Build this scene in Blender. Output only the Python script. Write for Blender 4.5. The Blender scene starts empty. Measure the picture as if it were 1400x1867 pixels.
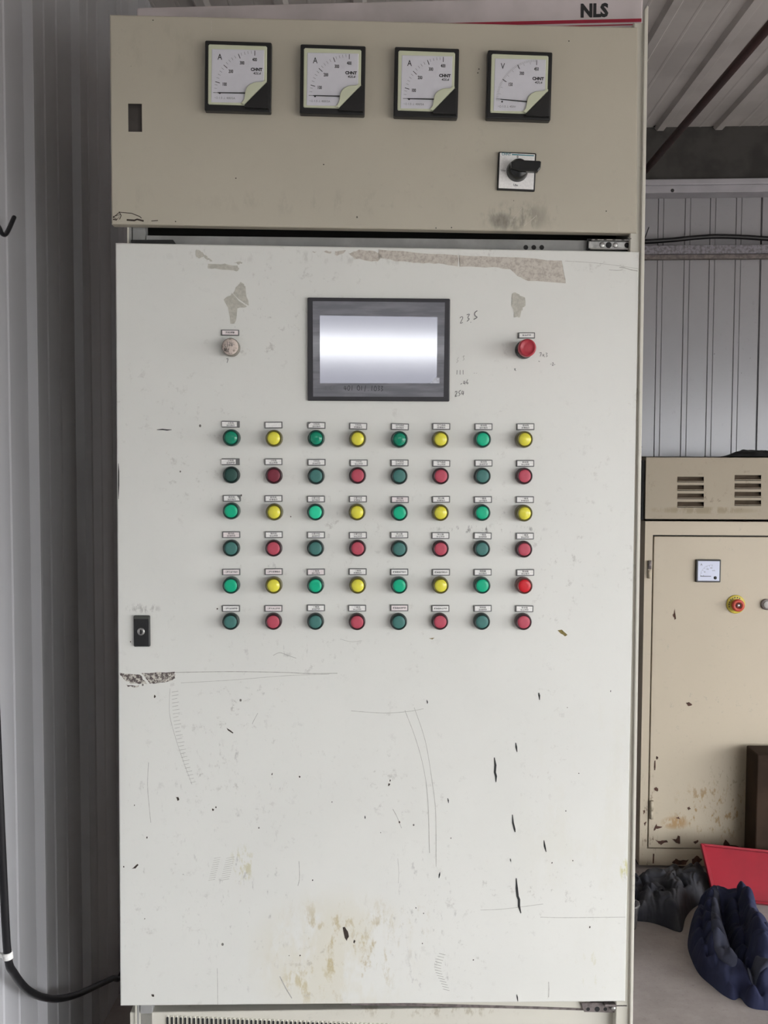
import bpy, bmesh, math, random
from mathutils import Vector, Matrix
random.seed(7)
SC = bpy.context.scene
COL = SC.collection
PI = math.pi
# ------------------------------------------------------------------ camera
F_PX = 1750.0
CAM = Vector((0.0, 0.0, 1.39))
yaw, pitch, roll = math.radians(1.5), math.radians(-3.0), math.radians(0.215)
fw = Vector((-math.sin(yaw)*math.cos(pitch), math.cos(yaw)*math.cos(pitch), math.sin(pitch)))
rt = Vector((math.cos(yaw), math.sin(yaw), 0))
up = rt.cross(fw)
R_ = rt*math.cos(roll) + up*math.sin(roll)
U_ = up*math.cos(roll) - rt*math.sin(roll)
cd = bpy.data.cameras.new('camera'); cam = bpy.data.objects.new('camera', cd); COL.objects.link(cam)
cd.sensor_fit = 'VERTICAL'; cd.sensor_height = 36.0; cd.lens = F_PX/1867*36.0
cd.clip_start = 0.05; cd.clip_end = 200
M = Matrix((R_, U_, -fw)).transposed().to_4x4(); M.translation = CAM
cam.matrix_world = M
SC.camera = cam
# ------------------------------------------------------------------ daylight and exposure
w = bpy.data.worlds.new('overcast_sky'); SC.world = w; w.use_nodes = True
nt = w.node_tree; bg = nt.nodes['Background']
g1 = nt.nodes.new('ShaderNodeTexCoord'); g2 = nt.nodes.new('ShaderNodeSeparateXYZ'); g3 = nt.nodes.new('ShaderNodeValToRGB')
nt.links.new(g1.outputs['Generated'], g2.inputs[0]); nt.links.new(g2.outputs['Z'], g3.inputs[0]); nt.links.new(g3.outputs[0], bg.inputs[0])
g3.color_ramp.elements[0].position = 0.0; g3.color_ramp.elements[0].color = (0.93, 0.95, 0.98, 1)
g3.color_ramp.elements[1].position = 0.9; g3.color_ramp.elements[1].color = (1.0, 1.0, 1.02, 1)
bg.inputs[1].default_value = 3.0
SC.view_settings.view_transform = 'Standard'; SC.view_settings.look = 'None'
SC.view_settings.gamma = 1.0; SC.view_settings.use_curve_mapping = False
SC.view_settings.exposure = 1.87
SC.cycles.max_bounces = 8; SC.cycles.diffuse_bounces = 6

# ------------------------------------------------------------------ pixel -> world helpers (real planes)
def ray(px, py):
    return R_*((px-700)/F_PX) + U_*((933.5-py)/F_PX) + fw
def on_plane(px, py, p0, n):
    d = ray(px, py); t = (p0-CAM).dot(n)/d.dot(n)
    return CAM + d*t
def WY(px, py, Y):                       # world point on the plane y = Y
    return on_plane(px, py, Vector((0, Y, 0)), Vector((0, 1, 0)))
def WZ(px, py, Z=0.0):
    return on_plane(px, py, Vector((0, 0, Z)), Vector((0, 0, 1)))
CAB_ROT = math.radians(3.3)
CAB_O = Vector((-0.02, 1.75, 0.0))
CAB_M = Matrix.Translation(CAB_O) @ Matrix.Rotation(CAB_ROT, 4, 'Z')
CAB_I = CAB_M.inverted()
def C(px, py, d=0.0):                    # cabinet-local point on the plane local y = d
    nrm = CAB_M.to_3x3() @ Vector((0, 1, 0))
    p = on_plane(px, py, CAB_M @ Vector((0, d, 0)), nrm)
    return CAB_I @ p
def proj(p):
    v = p-CAM; z = v.dot(fw)
    return 700+F_PX*v.dot(R_)/z, 933.5-F_PX*v.dot(U_)/z

# ------------------------------------------------------------------ materials
def new_mat(name):
    m = bpy.data.materials.new(name); m.use_nodes = True
    return m, m.node_tree, m.node_tree.nodes['Principled BSDF']
def nd(nt, t, **kw):
    n = nt.nodes.new(t)
    for k, v in kw.items(): setattr(n, k, v)
    return n
def mth(nt, op, a, b=None, clamp=False):
    n = nd(nt, 'ShaderNodeMath', operation=op); n.use_clamp = clamp
    for i, v in enumerate((a, b)):
        if v is None: continue
        if isinstance(v, (int, float)): n.inputs[i].default_value = v
        else: nt.links.new(v, n.inputs[i])
    return n.outputs[0]
def ramp(nt, x, a, b):                   # smooth 0..1 between a and b
    n = nd(nt, 'ShaderNodeMapRange', interpolation_type='SMOOTHSTEP')
    nt.links.new(x, n.inputs['Value']); n.inputs['From Min'].default_value = a; n.inputs['From Max'].default_value = b
    return n.outputs[0]
def noise(nt, co, scale, detail=4, rough=0.55, stretch=None):
    if stretch:
        mp = nd(nt, 'ShaderNodeMapping'); nt.links.new(co, mp.inputs[0]); mp.inputs['Scale'].default_value = stretch; co = mp.outputs[0]
    n = nd(nt, 'ShaderNodeTexNoise'); nt.links.new(co, n.inputs['Vector'])
    n.inputs['Scale'].default_value = scale; n.inputs['Detail'].default_value = detail; n.inputs['Roughness'].default_value = rough
    return n.outputs['Fac']
def mix(nt, fac, a, b):
    n = nd(nt, 'ShaderNodeMix', data_type='RGBA')
    for i, v in ((0, fac), (6, a), (7, b)):
        if isinstance(v, (int, float)): n.inputs[i].default_value = v
        elif isinstance(v, tuple): n.inputs[i].default_value = (*v, 1) if len(v) == 3 else v
        else: nt.links.new(v, n.inputs[i])
    return n.outputs[2]
def mat(name, col, rough=0.5, metal=0.0, spec=0.5, var=0.0, vs=20, col2=None, bump=0.0, bs=200, coat=0, stretch=None, emit=None):
    m, nt, b = new_mat(name)
    b.inputs['Roughness'].default_value = rough; b.inputs['Metallic'].default_value = metal
    b.inputs['Specular IOR Level'].default_value = spec; b.inputs['Coat Weight'].default_value = coat
    b.inputs['Base Color'].default_value = (*col, 1)
    tc = nd(nt, 'ShaderNodeTexCoord').outputs['Object']
    if var or col2:
        f = noise(nt, tc, vs, stretch=stretch)
        c2 = col2 or tuple(c*(1-var) for c in col)
        nt.links.new(mix(nt, ramp(nt, f, 0.38, 0.66), col, c2), b.inputs['Base Color'])
    if bump:
        bp = nd(nt, 'ShaderNodeBump'); bp.inputs['Strength'].default_value = bump; bp.inputs['Distance'].default_value = 0.002
        nt.links.new(noise(nt, tc, bs), bp.inputs['Height']); nt.links.new(bp.outputs[0], b.inputs['Normal'])
    if emit:
        b.inputs['Emission Color'].default_value = (*emit[0], 1); b.inputs['Emission Strength'].default_value = emit[1]
    return m
def paint(name, base, rough=0.37, patches=(), chips=0.0, chipcol=(0.06, 0.05, 0.04), dirt=0.0, dirtcol=(0.3, 0.28, 0.24), chipscale=28, lowdirt=None, coat=0.0):
    """worn sheet-metal paint: soft mottling, speckle, scuffs and stains at given places (object coordinates)"""
    m, nt, b = new_mat(name); tc = nd(nt, 'ShaderNodeTexCoord').outputs['Object']
    b.inputs['Roughness'].default_value = rough; b.inputs['Specular IOR Level'].default_value = 0.4
    c = mix(nt, ramp(nt, noise(nt, tc, 3.0), 0.35, 0.7), base, tuple(x*0.955 for x in base))
    c = mix(nt, mth(nt, 'MULTIPLY', ramp(nt, noise(nt, tc, 60, 3), 0.55, 0.75), 0.06), c, tuple(x*0.7 for x in base))
    sep = nd(nt, 'ShaderNodeSeparateXYZ'); nt.links.new(tc, sep.inputs[0])
    if dirt:
        f = mth(nt, 'MULTIPLY', ramp(nt, noise(nt, tc, 45, 6, 0.75), 0.56, 0.66), ramp(nt, noise(nt, tc, 4.5, 2), 0.42, 0.72))
        if lowdirt: f = mth(nt, 'MULTIPLY', f, ramp(nt, sep.outputs['Z'], lowdirt[1], lowdirt[0]))
        c = mix(nt, mth(nt, 'MULTIPLY', f, dirt), c, dirtcol)
    for (cx, cz, rx, rz, col, st, sc, th) in patches:
        dx = mth(nt, 'POWER', mth(nt, 'ABSOLUTE', mth(nt, 'DIVIDE', mth(nt, 'SUBTRACT', sep.outputs['X'], cx), rx)), 2.0)
        dz = mth(nt, 'POWER', mth(nt, 'ABSOLUTE', mth(nt, 'DIVIDE', mth(nt, 'SUBTRACT', sep.outputs['Z'], cz), rz)), 2.0)
        f = ramp(nt, mth(nt, 'ADD', dx, dz), 1.0, 0.0)
        if th is not None:
            f = mth(nt, 'MULTIPLY', f, ramp(nt, noise(nt, tc, sc, 5, 0.7, stretch=(1, 1, 0.45)), th, th+0.12))
        c = mix(nt, mth(nt, 'MULTIPLY', f, st), c, col)
    if chips:
        v = nd(nt, 'ShaderNodeTexVoronoi'); v.inputs['Scale'].default_value = chipscale; v.inputs['Randomness'].default_value = 1.0
        mp = nd(nt, 'ShaderNodeMapping'); nt.links.new(tc, mp.inputs[0]); mp.inputs['Scale'].default_value = (1, 0.02, 0.8)
        nt.links.new(mp.outputs[0], v.inputs['Vector'])
        sc2 = nd(nt, 'ShaderNodeSeparateColor'); nt.links.new(v.outputs['Color'], sc2.inputs[0])
        rad = mth(nt, 'MULTIPLY', mth(nt, 'POWER', sc2.outputs[0], 4.0), 0.075)
        f = mth(nt, 'LESS_THAN', v.outputs['Distance'], rad)
        f = mth(nt, 'MULTIPLY', f, mth(nt, 'LESS_THAN', sc2.outputs[1], chips))
        c = mix(nt, mth(nt, 'MULTIPLY', f, 0.85), c, chipcol)
    nt.links.new(c, b.inputs['Base Color']); b.inputs['Coat Weight'].default_value = coat; b.inputs['Coat Roughness'].default_value = 0.2
    bp = nd(nt, 'ShaderNodeBump'); bp.inputs['Strength'].default_value = 0.12; bp.inputs['Distance'].default_value = 0.0006
    nt.links.new(noise(nt, tc, 420, 2), bp.inputs['Height']); nt.links.new(bp.outputs[0], b.inputs['Normal'])
    return m
def cl(px, py):  # cabinet-local x,z of a pixel on the door plane
    p = C(px, py); return p.x, p.z
def patch(px, py, rx, ry, col, st, sc=40, th=0.5):
    x, z = cl(px, py); return (x, z, rx/1000, ry/1000, col, st, sc, th)
CREAM = (0.745, 0.748, 0.70)
RUSTY = (0.42, 0.33, 0.13); GREYD = (0.25, 0.24, 0.22)
M_door = paint('worn_cream_white_door_paint', CREAM, chips=0.4, dirt=0.5, patches=[
    patch(620, 1735, 150, 130, RUSTY, 0.75, 30, 0.52), patch(700, 1690, 120, 70, RUSTY, 0.4, 45, 0.55),
    patch(442, 1578, 30, 45, (0.45, 0.40, 0.12), 0.5, 60, 0.48), patch(610, 1745, 190, 150, (0.60, 0.53, 0.33), 0.30, 7, 0.42), patch(1100, 1500, 200, 300, (0.62, 0.58, 0.42), 0.12, 9, 0.5), patch(560, 1790, 60, 50, (0.5, 0.42, 0.2), 0.6, 50, 0.5),
    patch(440, 1620, 150, 260, GREYD, 0.45, 70, 0.58), patch(480, 1390, 200, 110, GREYD, 0.4, 80, 0.58),
    patch(760, 1660, 120, 150, GREYD, 0.45, 75, 0.57), patch(790, 1770, 70, 60, GREYD, 0.5, 60, 0.55),
    patch(890, 965, 120, 9, (0.12, 0.11, 0.1), 0.9, 90, 0.52), patch(560, 1035, 220, 16, GREYD, 0.5, 90, 0.57),
    patch(620, 930, 80, 40, GREYD, 0.35, 80, 0.58), patch(500, 1185, 110, 40, GREYD, 0.35, 70, 0.57),
    patch(245, 1600, 40, 220, (0.15, 0.14, 0.13), 0.6, 110, 0.62), patch(300, 1440, 90, 60, GREYD, 0.35, 80, 0.58),
    patch(650, 470, 430, 14, (0.30, 0.29, 0.24), 0.25, 50, 0.5), patch(260, 1110, 40, 12, GREYD, 0.5, 90, 0.5),
    patch(1090, 1770, 60, 60, (0.5, 0.47, 0.2), 0.3, 60, 0.55), patch(1138, 1585, 10, 25, (0.5, 0.48, 0.1), 0.7, 60, 0.4)])
M_udoor = paint('shade_darkened_cream_door_paint', (0.50, 0.465, 0.375), chips=0.12, dirt=0.2, patches=[  # base colour darkened to carry the dimmer light at this height
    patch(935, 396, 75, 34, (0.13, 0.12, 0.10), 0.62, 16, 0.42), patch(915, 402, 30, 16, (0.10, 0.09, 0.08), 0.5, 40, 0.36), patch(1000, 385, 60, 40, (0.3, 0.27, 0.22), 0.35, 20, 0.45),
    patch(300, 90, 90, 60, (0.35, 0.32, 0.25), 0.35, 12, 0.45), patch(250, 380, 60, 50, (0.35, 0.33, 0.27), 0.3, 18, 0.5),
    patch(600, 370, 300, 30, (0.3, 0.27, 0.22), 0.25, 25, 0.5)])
M_frame = paint('cream_frame_paint', (0.62, 0.60, 0.52), chips=0.25, dirt=0.6)
M_kick = paint('dirty_cream_base_paint', (0.66, 0.64, 0.56), chips=0.35, dirt=0.9, patches=[patch(800, 1855, 250, 20, (0.3, 0.25, 0.15), 0.5, 40, 0.5)])
M_hdr = mat('grey_inner_rail', (0.33, 0.33, 0.32), 0.5, var=0.25, vs=12, bump=0.1)
M_dark = mat('dark_cabinet_inside', (0.02, 0.02, 0.02), 0.8, var=0.2)
M_black = mat('black_moulded_plastic', (0.012, 0.012, 0.012), 0.38, var=0.1)
M_blackg = mat('black_gloss_plastic', (0.015, 0.016, 0.016), 0.25, var=0.1)
M_plate = mat('grey_label_holder', (0.16, 0.16, 0.155), 0.5, var=0.15)
M_white = mat('white_label_paper', (0.90, 0.89, 0.86), 0.6, var=0.08, vs=300)
M_pink = mat('pinkish_label_paper', (0.88, 0.80, 0.79), 0.6, var=0.08, vs=300)
M_ink = mat('black_print_ink', (0.02, 0.02, 0.022), 0.6, var=0.1)
M_inkg = mat('faded_grey_ink', (0.16, 0.16, 0.16), 0.7, var=0.25, vs=200)
M_teal = mat('teal_print_ink', (0.02, 0.22, 0.26), 0.6, var=0.1)
M_dial = mat('white_dial_card', (0.66, 0.66, 0.70), 0.5, var=0.04, vs=30)
M_dialc = mat('pale_green_cream_plastic', (0.60, 0.63, 0.46), 0.4, var=0.06, vs=20)
M_steel = mat('zinc_plated_steel', (0.52, 0.52, 0.50), 0.38, metal=0.9, var=0.35, vs=60, bump=0.1)
M_rsteel = mat('dull_brown_steel_and_rail_shade', (0.22, 0.19, 0.18), 0.55, metal=0.3, var=0.4, vs=80)
M_hmi = mat('charcoal_frame_plastic', (0.032, 0.031, 0.036), 0.45, var=0.15)
M_film = mat('grey_bezel_film', (0.135, 0.137, 0.155), 0.28, spec=0.6, col2=(0.19, 0.19, 0.21), vs=14, stretch=(1, 1, 8), coat=0.2)
def residue(name, c1, c2, sc, lo, hi):
    m, nt, b = new_mat(name); tc = nd(nt, 'ShaderNodeTexCoord').outputs['Object']
    f = ramp(nt, noise(nt, tc, sc, 6, 0.75), lo, hi)
    nt.links.new(mix(nt, f, c1, c2), b.inputs['Base Color']); b.inputs['Roughness'].default_value = 0.75
    return m
M_tape = residue('brownish_tape_residue', (0.58, 0.545, 0.475), (0.42, 0.375, 0.325), 120, 0.42, 0.62)
M_tape2 = residue('pale_grey_residue', (0.54, 0.525, 0.455), (0.44, 0.43, 0.37), 90, 0.4, 0.6)
M_scrape = residue('scraped_dark_paint', (0.60, 0.57, 0.50), (0.10, 0.08, 0.075), 150, 0.44, 0.53)
M_chip = mat('bare_rusted_metal', (0.05, 0.035, 0.025), 0.8, var=0.5, vs=300)
M_gouge = mat('black_gouge', (0.022, 0.024, 0.024), 0.7, var=0.3, vs=300)
M_scr = mat('fine_grey_scratch', (0.46, 0.45, 0.41), 0.7, var=0.3, vs=100)
M_olive = mat('olive_stain', (0.22, 0.17, 0.05), 0.8, var=0.4, vs=300)
def lens(name, c, rough=0.28): return mat(name, c, rough, spec=0.5, var=0.06, vs=120)
L_green = lens('green_lamp_lens', (0.004, 0.46, 0.245), 0.35); L_greenb = lens('bright_green_lens', (0.02, 0.66, 0.36), 0.4)
L_greend = lens('deep_green_domed_lens', (0.008, 0.26, 0.15), 0.2)
L_yel = lens('yellow_lamp_lens', (0.80, 0.74, 0.075), 0.22)
L_redl = lens('signal_red_lens', (0.62, 0.012, 0.022), 0.35)
B_green = lens('dusty_teal_green_button', (0.055, 0.185, 0.165), 0.5); B_greend = lens('dark_green_button', (0.022, 0.075, 0.062), 0.5)
B_red = lens('dusty_red_button', (0.50, 0.072, 0.11), 0.5); B_redd = lens('dark_red_button', (0.19, 0.022, 0.04), 0.5)
Z_green = mat('dark_green_lamp_body', (0.004, 0.045, 0.032), 0.3, var=0.1); Z_yel = mat('olive_lamp_body', (0.10, 0.088, 0.012), 0.3, var=0.1)
Z_pg = mat('black_green_button_ring', (0.003, 0.018, 0.015), 0.35, var=0.1); Z_pr = mat('black_red_button_ring', (0.03, 0.004, 0.007), 0.35, var=0.1)
Z_rl = mat('dark_red_lamp_body', (0.10, 0.02, 0.015), 0.3, var=0.1)

# ------------------------------------------------------------------ mesh builder
def cat2(P, n=6, closed=False):
    P = [Vector((p[0], p[1])) for p in P]; m = len(P); out = []
    if m < 3: return P
    for i in range(m if closed else m-1):
        g = (lambda k: P[k % m]) if closed else (lambda k: P[max(0, min(m-1, k))])
        p0, p1, p2, p3 = g(i-1), g(i), g(i+1), g(i+2)
        for k in range(n):
            t = k/n; out.append(0.5*((2*p1)+(-p0+p2)*t+(2*p0-5*p1+4*p2-p3)*t*t+(-p0+3*p1-3*p2+p3)*t**3))
    if not closed: out.append(P[-1])
    return out
class MB:
    def __init__(s): s.b = bmesh.new(); s.m = []
    def _mi(s, m):
        if m not in s.m: s.m.append(m)
        return s.m.index(m)
    def face(s, pts, m):
        try: f = s.b.faces.new([s.b.verts.new(p) for p in pts])
        except ValueError: return
        f.material_index = s._mi(m); return f
    def box(s, x0, x1, y0, y1, z0, z1, m, bev=0.0, seg=2, mx=None):
        t = bmesh.new(); bmesh.ops.create_cube(t, size=1)
        for v in t.verts: v.co = Vector(((x0+x1)/2+v.co.x*(x1-x0), (y0+y1)/2+v.co.y*(y1-y0), (z0+z1)/2+v.co.z*(z1-z0)))
        if bev: bmesh.ops.bevel(t, geom=t.edges[:], offset=bev, segments=seg, profile=0.5, affect='EDGES')
        s.add(t, m, mx)
    def add(s, t, m, mx=None, smooth=False):
        mi = s._mi(m); mp = {}
        for v in t.verts: mp[v] = s.b.verts.new(mx @ v.co if mx else v.co)
        for f in t.faces:
            try: g = s.b.faces.new([mp[v] for v in f.verts])
            except ValueError: continue
            g.material_index = mi; g.smooth = smooth or f.smooth
        t.free()
    def prism(s, pts, y0, y1, m, bev=0.0, seg=1, mx=None):   # outline in x,z; from y0 (front, smaller) to y1
        t = bmesh.new(); n = len(pts)
        a = [t.verts.new((p[0], y0, p[1])) for p in pts]; bk = [t.verts.new((p[0], y1, p[1])) for p in pts]
        f0 = t.faces.new(a); t.faces.new(bk[::-1])
        for i in range(n): t.faces.new((a[i], bk[i], bk[(i+1) % n], a[(i+1) % n]))
        bmesh.ops.recalc_face_normals(t, faces=t.faces[:])
        if bev: bmesh.ops.bevel(t, geom=list(f0.edges), offset=bev, segments=seg, profile=0.5, affect='EDGES')
        s.add(t, m, mx)
    def lathe(s, prof, m, seg=28, mx=None, mats=None, smooth=True):   # profile (r, y) around the y axis
        t = bmesh.new(); rings = []
        for r, y in prof:
            rings.append([t.verts.new((r*math.cos(2*PI*i/seg), y, r*math.sin(2*PI*i/seg))) for i in range(seg)] if r > 1e-6 else [t.verts.new((0, y, 0))])
        for a, b in zip(rings, rings[1:]):
            for i in range(seg):
                j = (i+1) % seg
                v = [a[i], a[j], b[j], b[i]] if len(a) > 1 and len(b) > 1 else ([a[0], b[j], b[i]] if len(a) == 1 else [a[i], a[j], b[0]])
                f = t.faces.new(v); f.smooth = smooth
        bmesh.ops.recalc_face_normals(t, faces=t.faces[:])
        s.add(t, m, mx)
    def tube(s, pts, r, m, seg=8, close=False):
        pts = [Vector(p) for p in pts]; n = len(pts); rings = []; prev = None
        for i, p in enumerate(pts):
            d = (pts[min(i+1, n-1)]-pts[max(i-1, 0)]).normalized()
            a = prev or Vector((0.12, 0.31, 0.94))
            a = (a-d*a.dot(d)).normalized() if abs(a.dot(d)) < 0.99 else Vector((1, 0, 0))
            prev = a; c = d.cross(a); rr = r[i] if isinstance(r, (list, tuple)) else r
            rings.append([s.b.verts.new(p+(a*math.cos(2*PI*k/seg)+c*math.sin(2*PI*k/seg))*rr) for k in range(seg)])
        mi = s._mi(m)
        for a, b in zip(rings, rings[1:]):
            for k in range(seg):
                f = s.b.faces.new((a[k], a[(k+1) % seg], b[(k+1) % seg], b[k])); f.smooth = True; f.material_index = mi
        for rg, rv in ((rings[0], 1), (rings[-1], 0)):
            f = s.b.faces.new(rg[::-1] if rv else rg); f.material_index = mi
    def ribbon(s, pts, wd, y, m):          # flat stroke in the x,z plane at depth y; wd = width or list
        pts = [Vector((p[0], 0, p[1])) for p in pts]; n = len(pts); L = []; Rr = []
        for i, p in enumerate(pts):
            d = (pts[min(i+1, n-1)]-pts[max(i-1, 0)]); d = d.normalized() if d.length > 0 else Vector((1, 0, 0))
            nn = Vector((-d.z, 0, d.x)); h = (wd[i] if isinstance(wd, (list, tuple)) else wd)/2
            L.append(s.b.verts.new((p.x+nn.x*h, y, p.z+nn.z*h))); Rr.append(s.b.verts.new((p.x-nn.x*h, y, p.z-nn.z*h)))
        mi = s._mi(m)
        for i in range(n-1):
            f = s.b.faces.new((L[i], Rr[i], Rr[i+1], L[i+1])); f.material_index = mi
    def text(s, txt, size, x, z, y, m, align='CENTER', bold=0.0, sx=1.0, rot=0.0, shear=0.0):
        t = text_bm(txt, size, align, bold, shear)
        mx = Matrix.Translation((x, y, z)) @ Matrix.Rotation(rot, 4, 'Y') @ Matrix.Diagonal((sx, 1, 1, 1)) @ Matrix.Rotation(PI/2, 4, 'X')
        s.add(t, m, mx)
    def build(s, name, parent=None, loc=None, rot=None, recalc=False):
        if recalc: bmesh.ops.recalc_face_normals(s.b, faces=s.b.faces[:])
        me = bpy.data.meshes.new(name); s.b.to_mesh(me); s.b.free()
        for m in s.m: me.materials.append(m)
        o = bpy.data.objects.new(name, me); COL.objects.link(o)
        if parent: o.parent = parent
        if loc is not None: o.location = loc
        if rot is not None: o.rotation_euler = rot
        return o
_tc = {}
def text_bm(txt, size, align, bold, shear):
    key = (txt, align, round(bold/size, 4), shear)
    if key not in _tc:
        cu = bpy.data.curves.new('t', 'FONT'); cu.body = txt; cu.size = 1.0; cu.align_x = align; cu.align_y = 'CENTER'
        cu.offset = bold/size; cu.resolution_u = 2; cu.shear = shear
        o = bpy.data.objects.new('t', cu); COL.objects.link(o)
        me = bpy.data.meshes.new_from_object(o.evaluated_get(bpy.context.evaluated_depsgraph_get()))
        bpy.data.objects.remove(o); bpy.data.curves.remove(cu); _tc[key] = me
    t = bmesh.new(); t.from_mesh(_tc[key])
    for v in t.verts: v.co = v.co*size
    return t
def empty(name, loc, rz=0.0, label=None, cat=None, group=None, kind=None, parent=None):
    o = bpy.data.objects.new(name, None); COL.objects.link(o); o.location = loc; o.rotation_euler = (0, 0, rz); o.empty_display_size = 0.1
    if parent: o.parent = parent
    return tag(o, label, cat, group, kind)
def tag(o, label=None, cat=None, group=None, kind=None):
    for k, v in (('label', label), ('category', cat), ('group', group), ('kind', kind)):
        if v: o[k] = v
    return o
def copy(o, parent, loc=None, rot=None):
    c = o.copy(); COL.objects.link(c); c.parent = parent
    if loc is not None: c.location = loc
    if rot is not None: c.rotation_euler = rot
    return c
def holed(mb, x0, x1, z0, z1, holes, y0, y1, m):     # sheet with rectangular holes, front y0, back y1
    xs = sorted({x0, x1, *[h[0] for h in holes], *[h[1] for h in holes]}); zs = sorted({z0, z1, *[h[2] for h in holes], *[h[3] for h in holes]})
    inh = lambda x, z: any(h[0] < x < h[1] and h[2] < z < h[3] for h in holes)
    for a, b in zip(xs, xs[1:]):
        for c, d in zip(zs, zs[1:]):
            if not inh((a+b)/2, (c+d)/2):
                mb.face([(a, y0, c), (b, y0, c), (b, y0, d), (a, y0, d)], m); mb.face([(a, y1, d), (b, y1, d), (b, y1, c), (a, y1, c)], m)
    for (a, b, c, d) in list(holes)+[(x0, x1, z0, z1)]:
        for p, q in (((a, c), (b, c)), ((b, c), (b, d)), ((b, d), (a, d)), ((a, d), (a, c))):
            mb.face([(p[0], y0, p[1]), (q[0], y0, q[1]), (q[0], y1, q[1]), (p[0], y1, p[1])], m)

# ------------------------------------------------------------------ the room
XL = -0.75                                            # left wall
M_wallL = mat('grey_white_ribbed_sheet', (0.46, 0.46, 0.475), 0.38, var=0.10, vs=5, bump=0.05, bs=60, stretch=(1, 1, 0.15))
M_wallB = paint('scuffed_grey_white_panel', (0.33, 0.325, 0.34), rough=0.27, chips=0.08, dirt=0.35, dirtcol=(0.2, 0.2, 0.22), coat=0.6)
M_ceil = mat('pale_roof_sheet', (0.56, 0.53, 0.505), 0.5, var=0.15, vs=4, bump=0.05)
M_beam = mat('dark_dusty_beam', (0.055, 0.052, 0.048), 0.8, var=0.4, vs=10)
M_trim = mat('grey_metal_trim', (0.42, 0.41, 0.44), 0.45, var=0.12, vs=10)
def floor_mat():
    m, nt, b = new_mat('dusty_concrete'); tc = nd(nt, 'ShaderNodeTexCoord').outputs['Object']
    c = mix(nt, ramp(nt, noise(nt, tc, 5, 8, 0.7), 0.3, 0.7), (0.32, 0.285, 0.27), (0.42, 0.38, 0.365))
    c = mix(nt, mth(nt, 'MULTIPLY', ramp(nt, noise(nt, tc, 70, 5, 0.7), 0.55, 0.72), 0.4), c, (0.2, 0.175, 0.165))
    nt.links.new(c, b.inputs['Base Color']); b.inputs['Roughness'].default_value = 0.85
    bp = nd(nt, 'ShaderNodeBump'); bp.inputs['Strength'].default_value = 0.5; bp.inputs['Distance'].default_value = 0.003
    nt.links.new(noise(nt, tc, 60, 8, 0.7), bp.inputs['Height']); nt.links.new(bp.outputs[0], b.inputs['Normal'])
    return m
M_floor = floor_mat()
RX, FY, BY, CZ = 4.2, -1.9, 4.05, 2.70
OPEN_X, OPEN_Z = 1.7, 1.88
WIN = (-0.45, 0.85, 1.975, 2.095)                        # long narrow window behind the camera
f = MB(); f.box(XL-0.1, RX+0.1, FY, BY+0.2, -0.1, 0, M_floor); tag(f.build('floor'), kind='structure')
f = MB(); f.box(-30, 30, -40, 30, -0.14, -0.105, mat('pale_yard_concrete', (0.30, 0.285, 0.265), 0.9, var=0.2, vs=2)); tag(f.build('ground'), kind='structure')
# ribbed wall sheets: profile (u along wall, h outwards)
def rib_profile(u0, u1, start, pitch, h, minor):
    P = [(u0, 0)]; k = math.floor((u0-start)/pitch)-1
    while start+k*pitch < u1:
        s = start+k*pitch
        cand = [(s, 0), (s+0.006, h), (s+0.014, h), (s+0.034, 0)]
        for mo in minor: cand += [(s+mo, 0), (s+mo+0.004, 0.0022), (s+mo+0.010, 0.0022), (s+mo+0.014, 0)]
        P += [c for c in cand if u0 < c[0] < u1]; k += 1
    P.append((u1, 0)); return P
wl = empty('wall_left', (XL, 0, 0), kind='structure')
PITCH = 0.268; RIB0 = 1750*0.75/(746-47)
edges = [FY]+[RIB0+0.02+PITCH*4*k for k in range(-4, 3)]+[BY+0.1]
edges = sorted({e for e in edges if FY <= e <= BY+0.1})
for a, b in zip(edges, edges[1:]):
    mb = MB(); pr = rib_profile(a, b, RIB0, PITCH, 0.018, (0.105, 0.175))
    for (u, h), (u2, h2) in zip(pr, pr[1:]):
        mb.face([(h, u, 0), (h2, u2, 0), (h2, u2, CZ), (h, u, CZ)], M_wallL)
        mb.face([(-0.04, u, 0), (-0.04, u, CZ), (-0.04, u2, CZ), (-0.04, u2, 0)], M_wallL)
    mb.build('wall_sheet', wl)
# ceiling sheets with ribs hanging down, running front to back
ce = empty('ceiling', (0, 0, CZ), kind='structure')
CEND = 3.95; XR0 = WY(1194, 256, CEND-0.02).x
xe = [XL-0.06]+[XR0-0.03+0.9*k for k in range(-1, 6)]+[RX]
xe = sorted(x for x in xe if XL-0.07 <= x <= RX)
for a, b in zip(xe, xe[1:]):
    mb = MB(); P = [(a, 0)]
    for k in range(-12, 30):
        s = XR0+0.225*k
        for q, h in ((-0.024, 0), (-0.013, -0.014), (0.013, -0.014), (0.024, 0), (0.075, 0), (0.078, -0.001), (0.084, -0.001), (0.087, 0), (0.148, 0), (0.151, -0.001), (0.157, -0.001), (0.160, 0)):
            if a < s+q < b: P.append((s+q, h))
    P.append((b, 0))
    for (u, h), (u2, h2) in zip(P, P[1:]):
        mb.face([(u, FY-0.2, h), (u, CEND, h), (u2, CEND, h2), (u2, FY-0.2, h2)], M_ceil)
        mb.face([(u, CEND, h), (u, CEND, 0.03), (u2, CEND, 0.03), (u2, CEND, h2)], M_ceil)
        mb.face([(u, FY-0.2, 0.03), (u2, FY-0.2, 0.03), (u2, CEND, 0.03), (u, CEND, 0.03)], M_ceil)
    mb.build('roof_sheet', ce)
M_screw = mat('dark_screw_head', (0.02, 0.02, 0.02), 0.5, var=0.1)
mb = MB()
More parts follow.
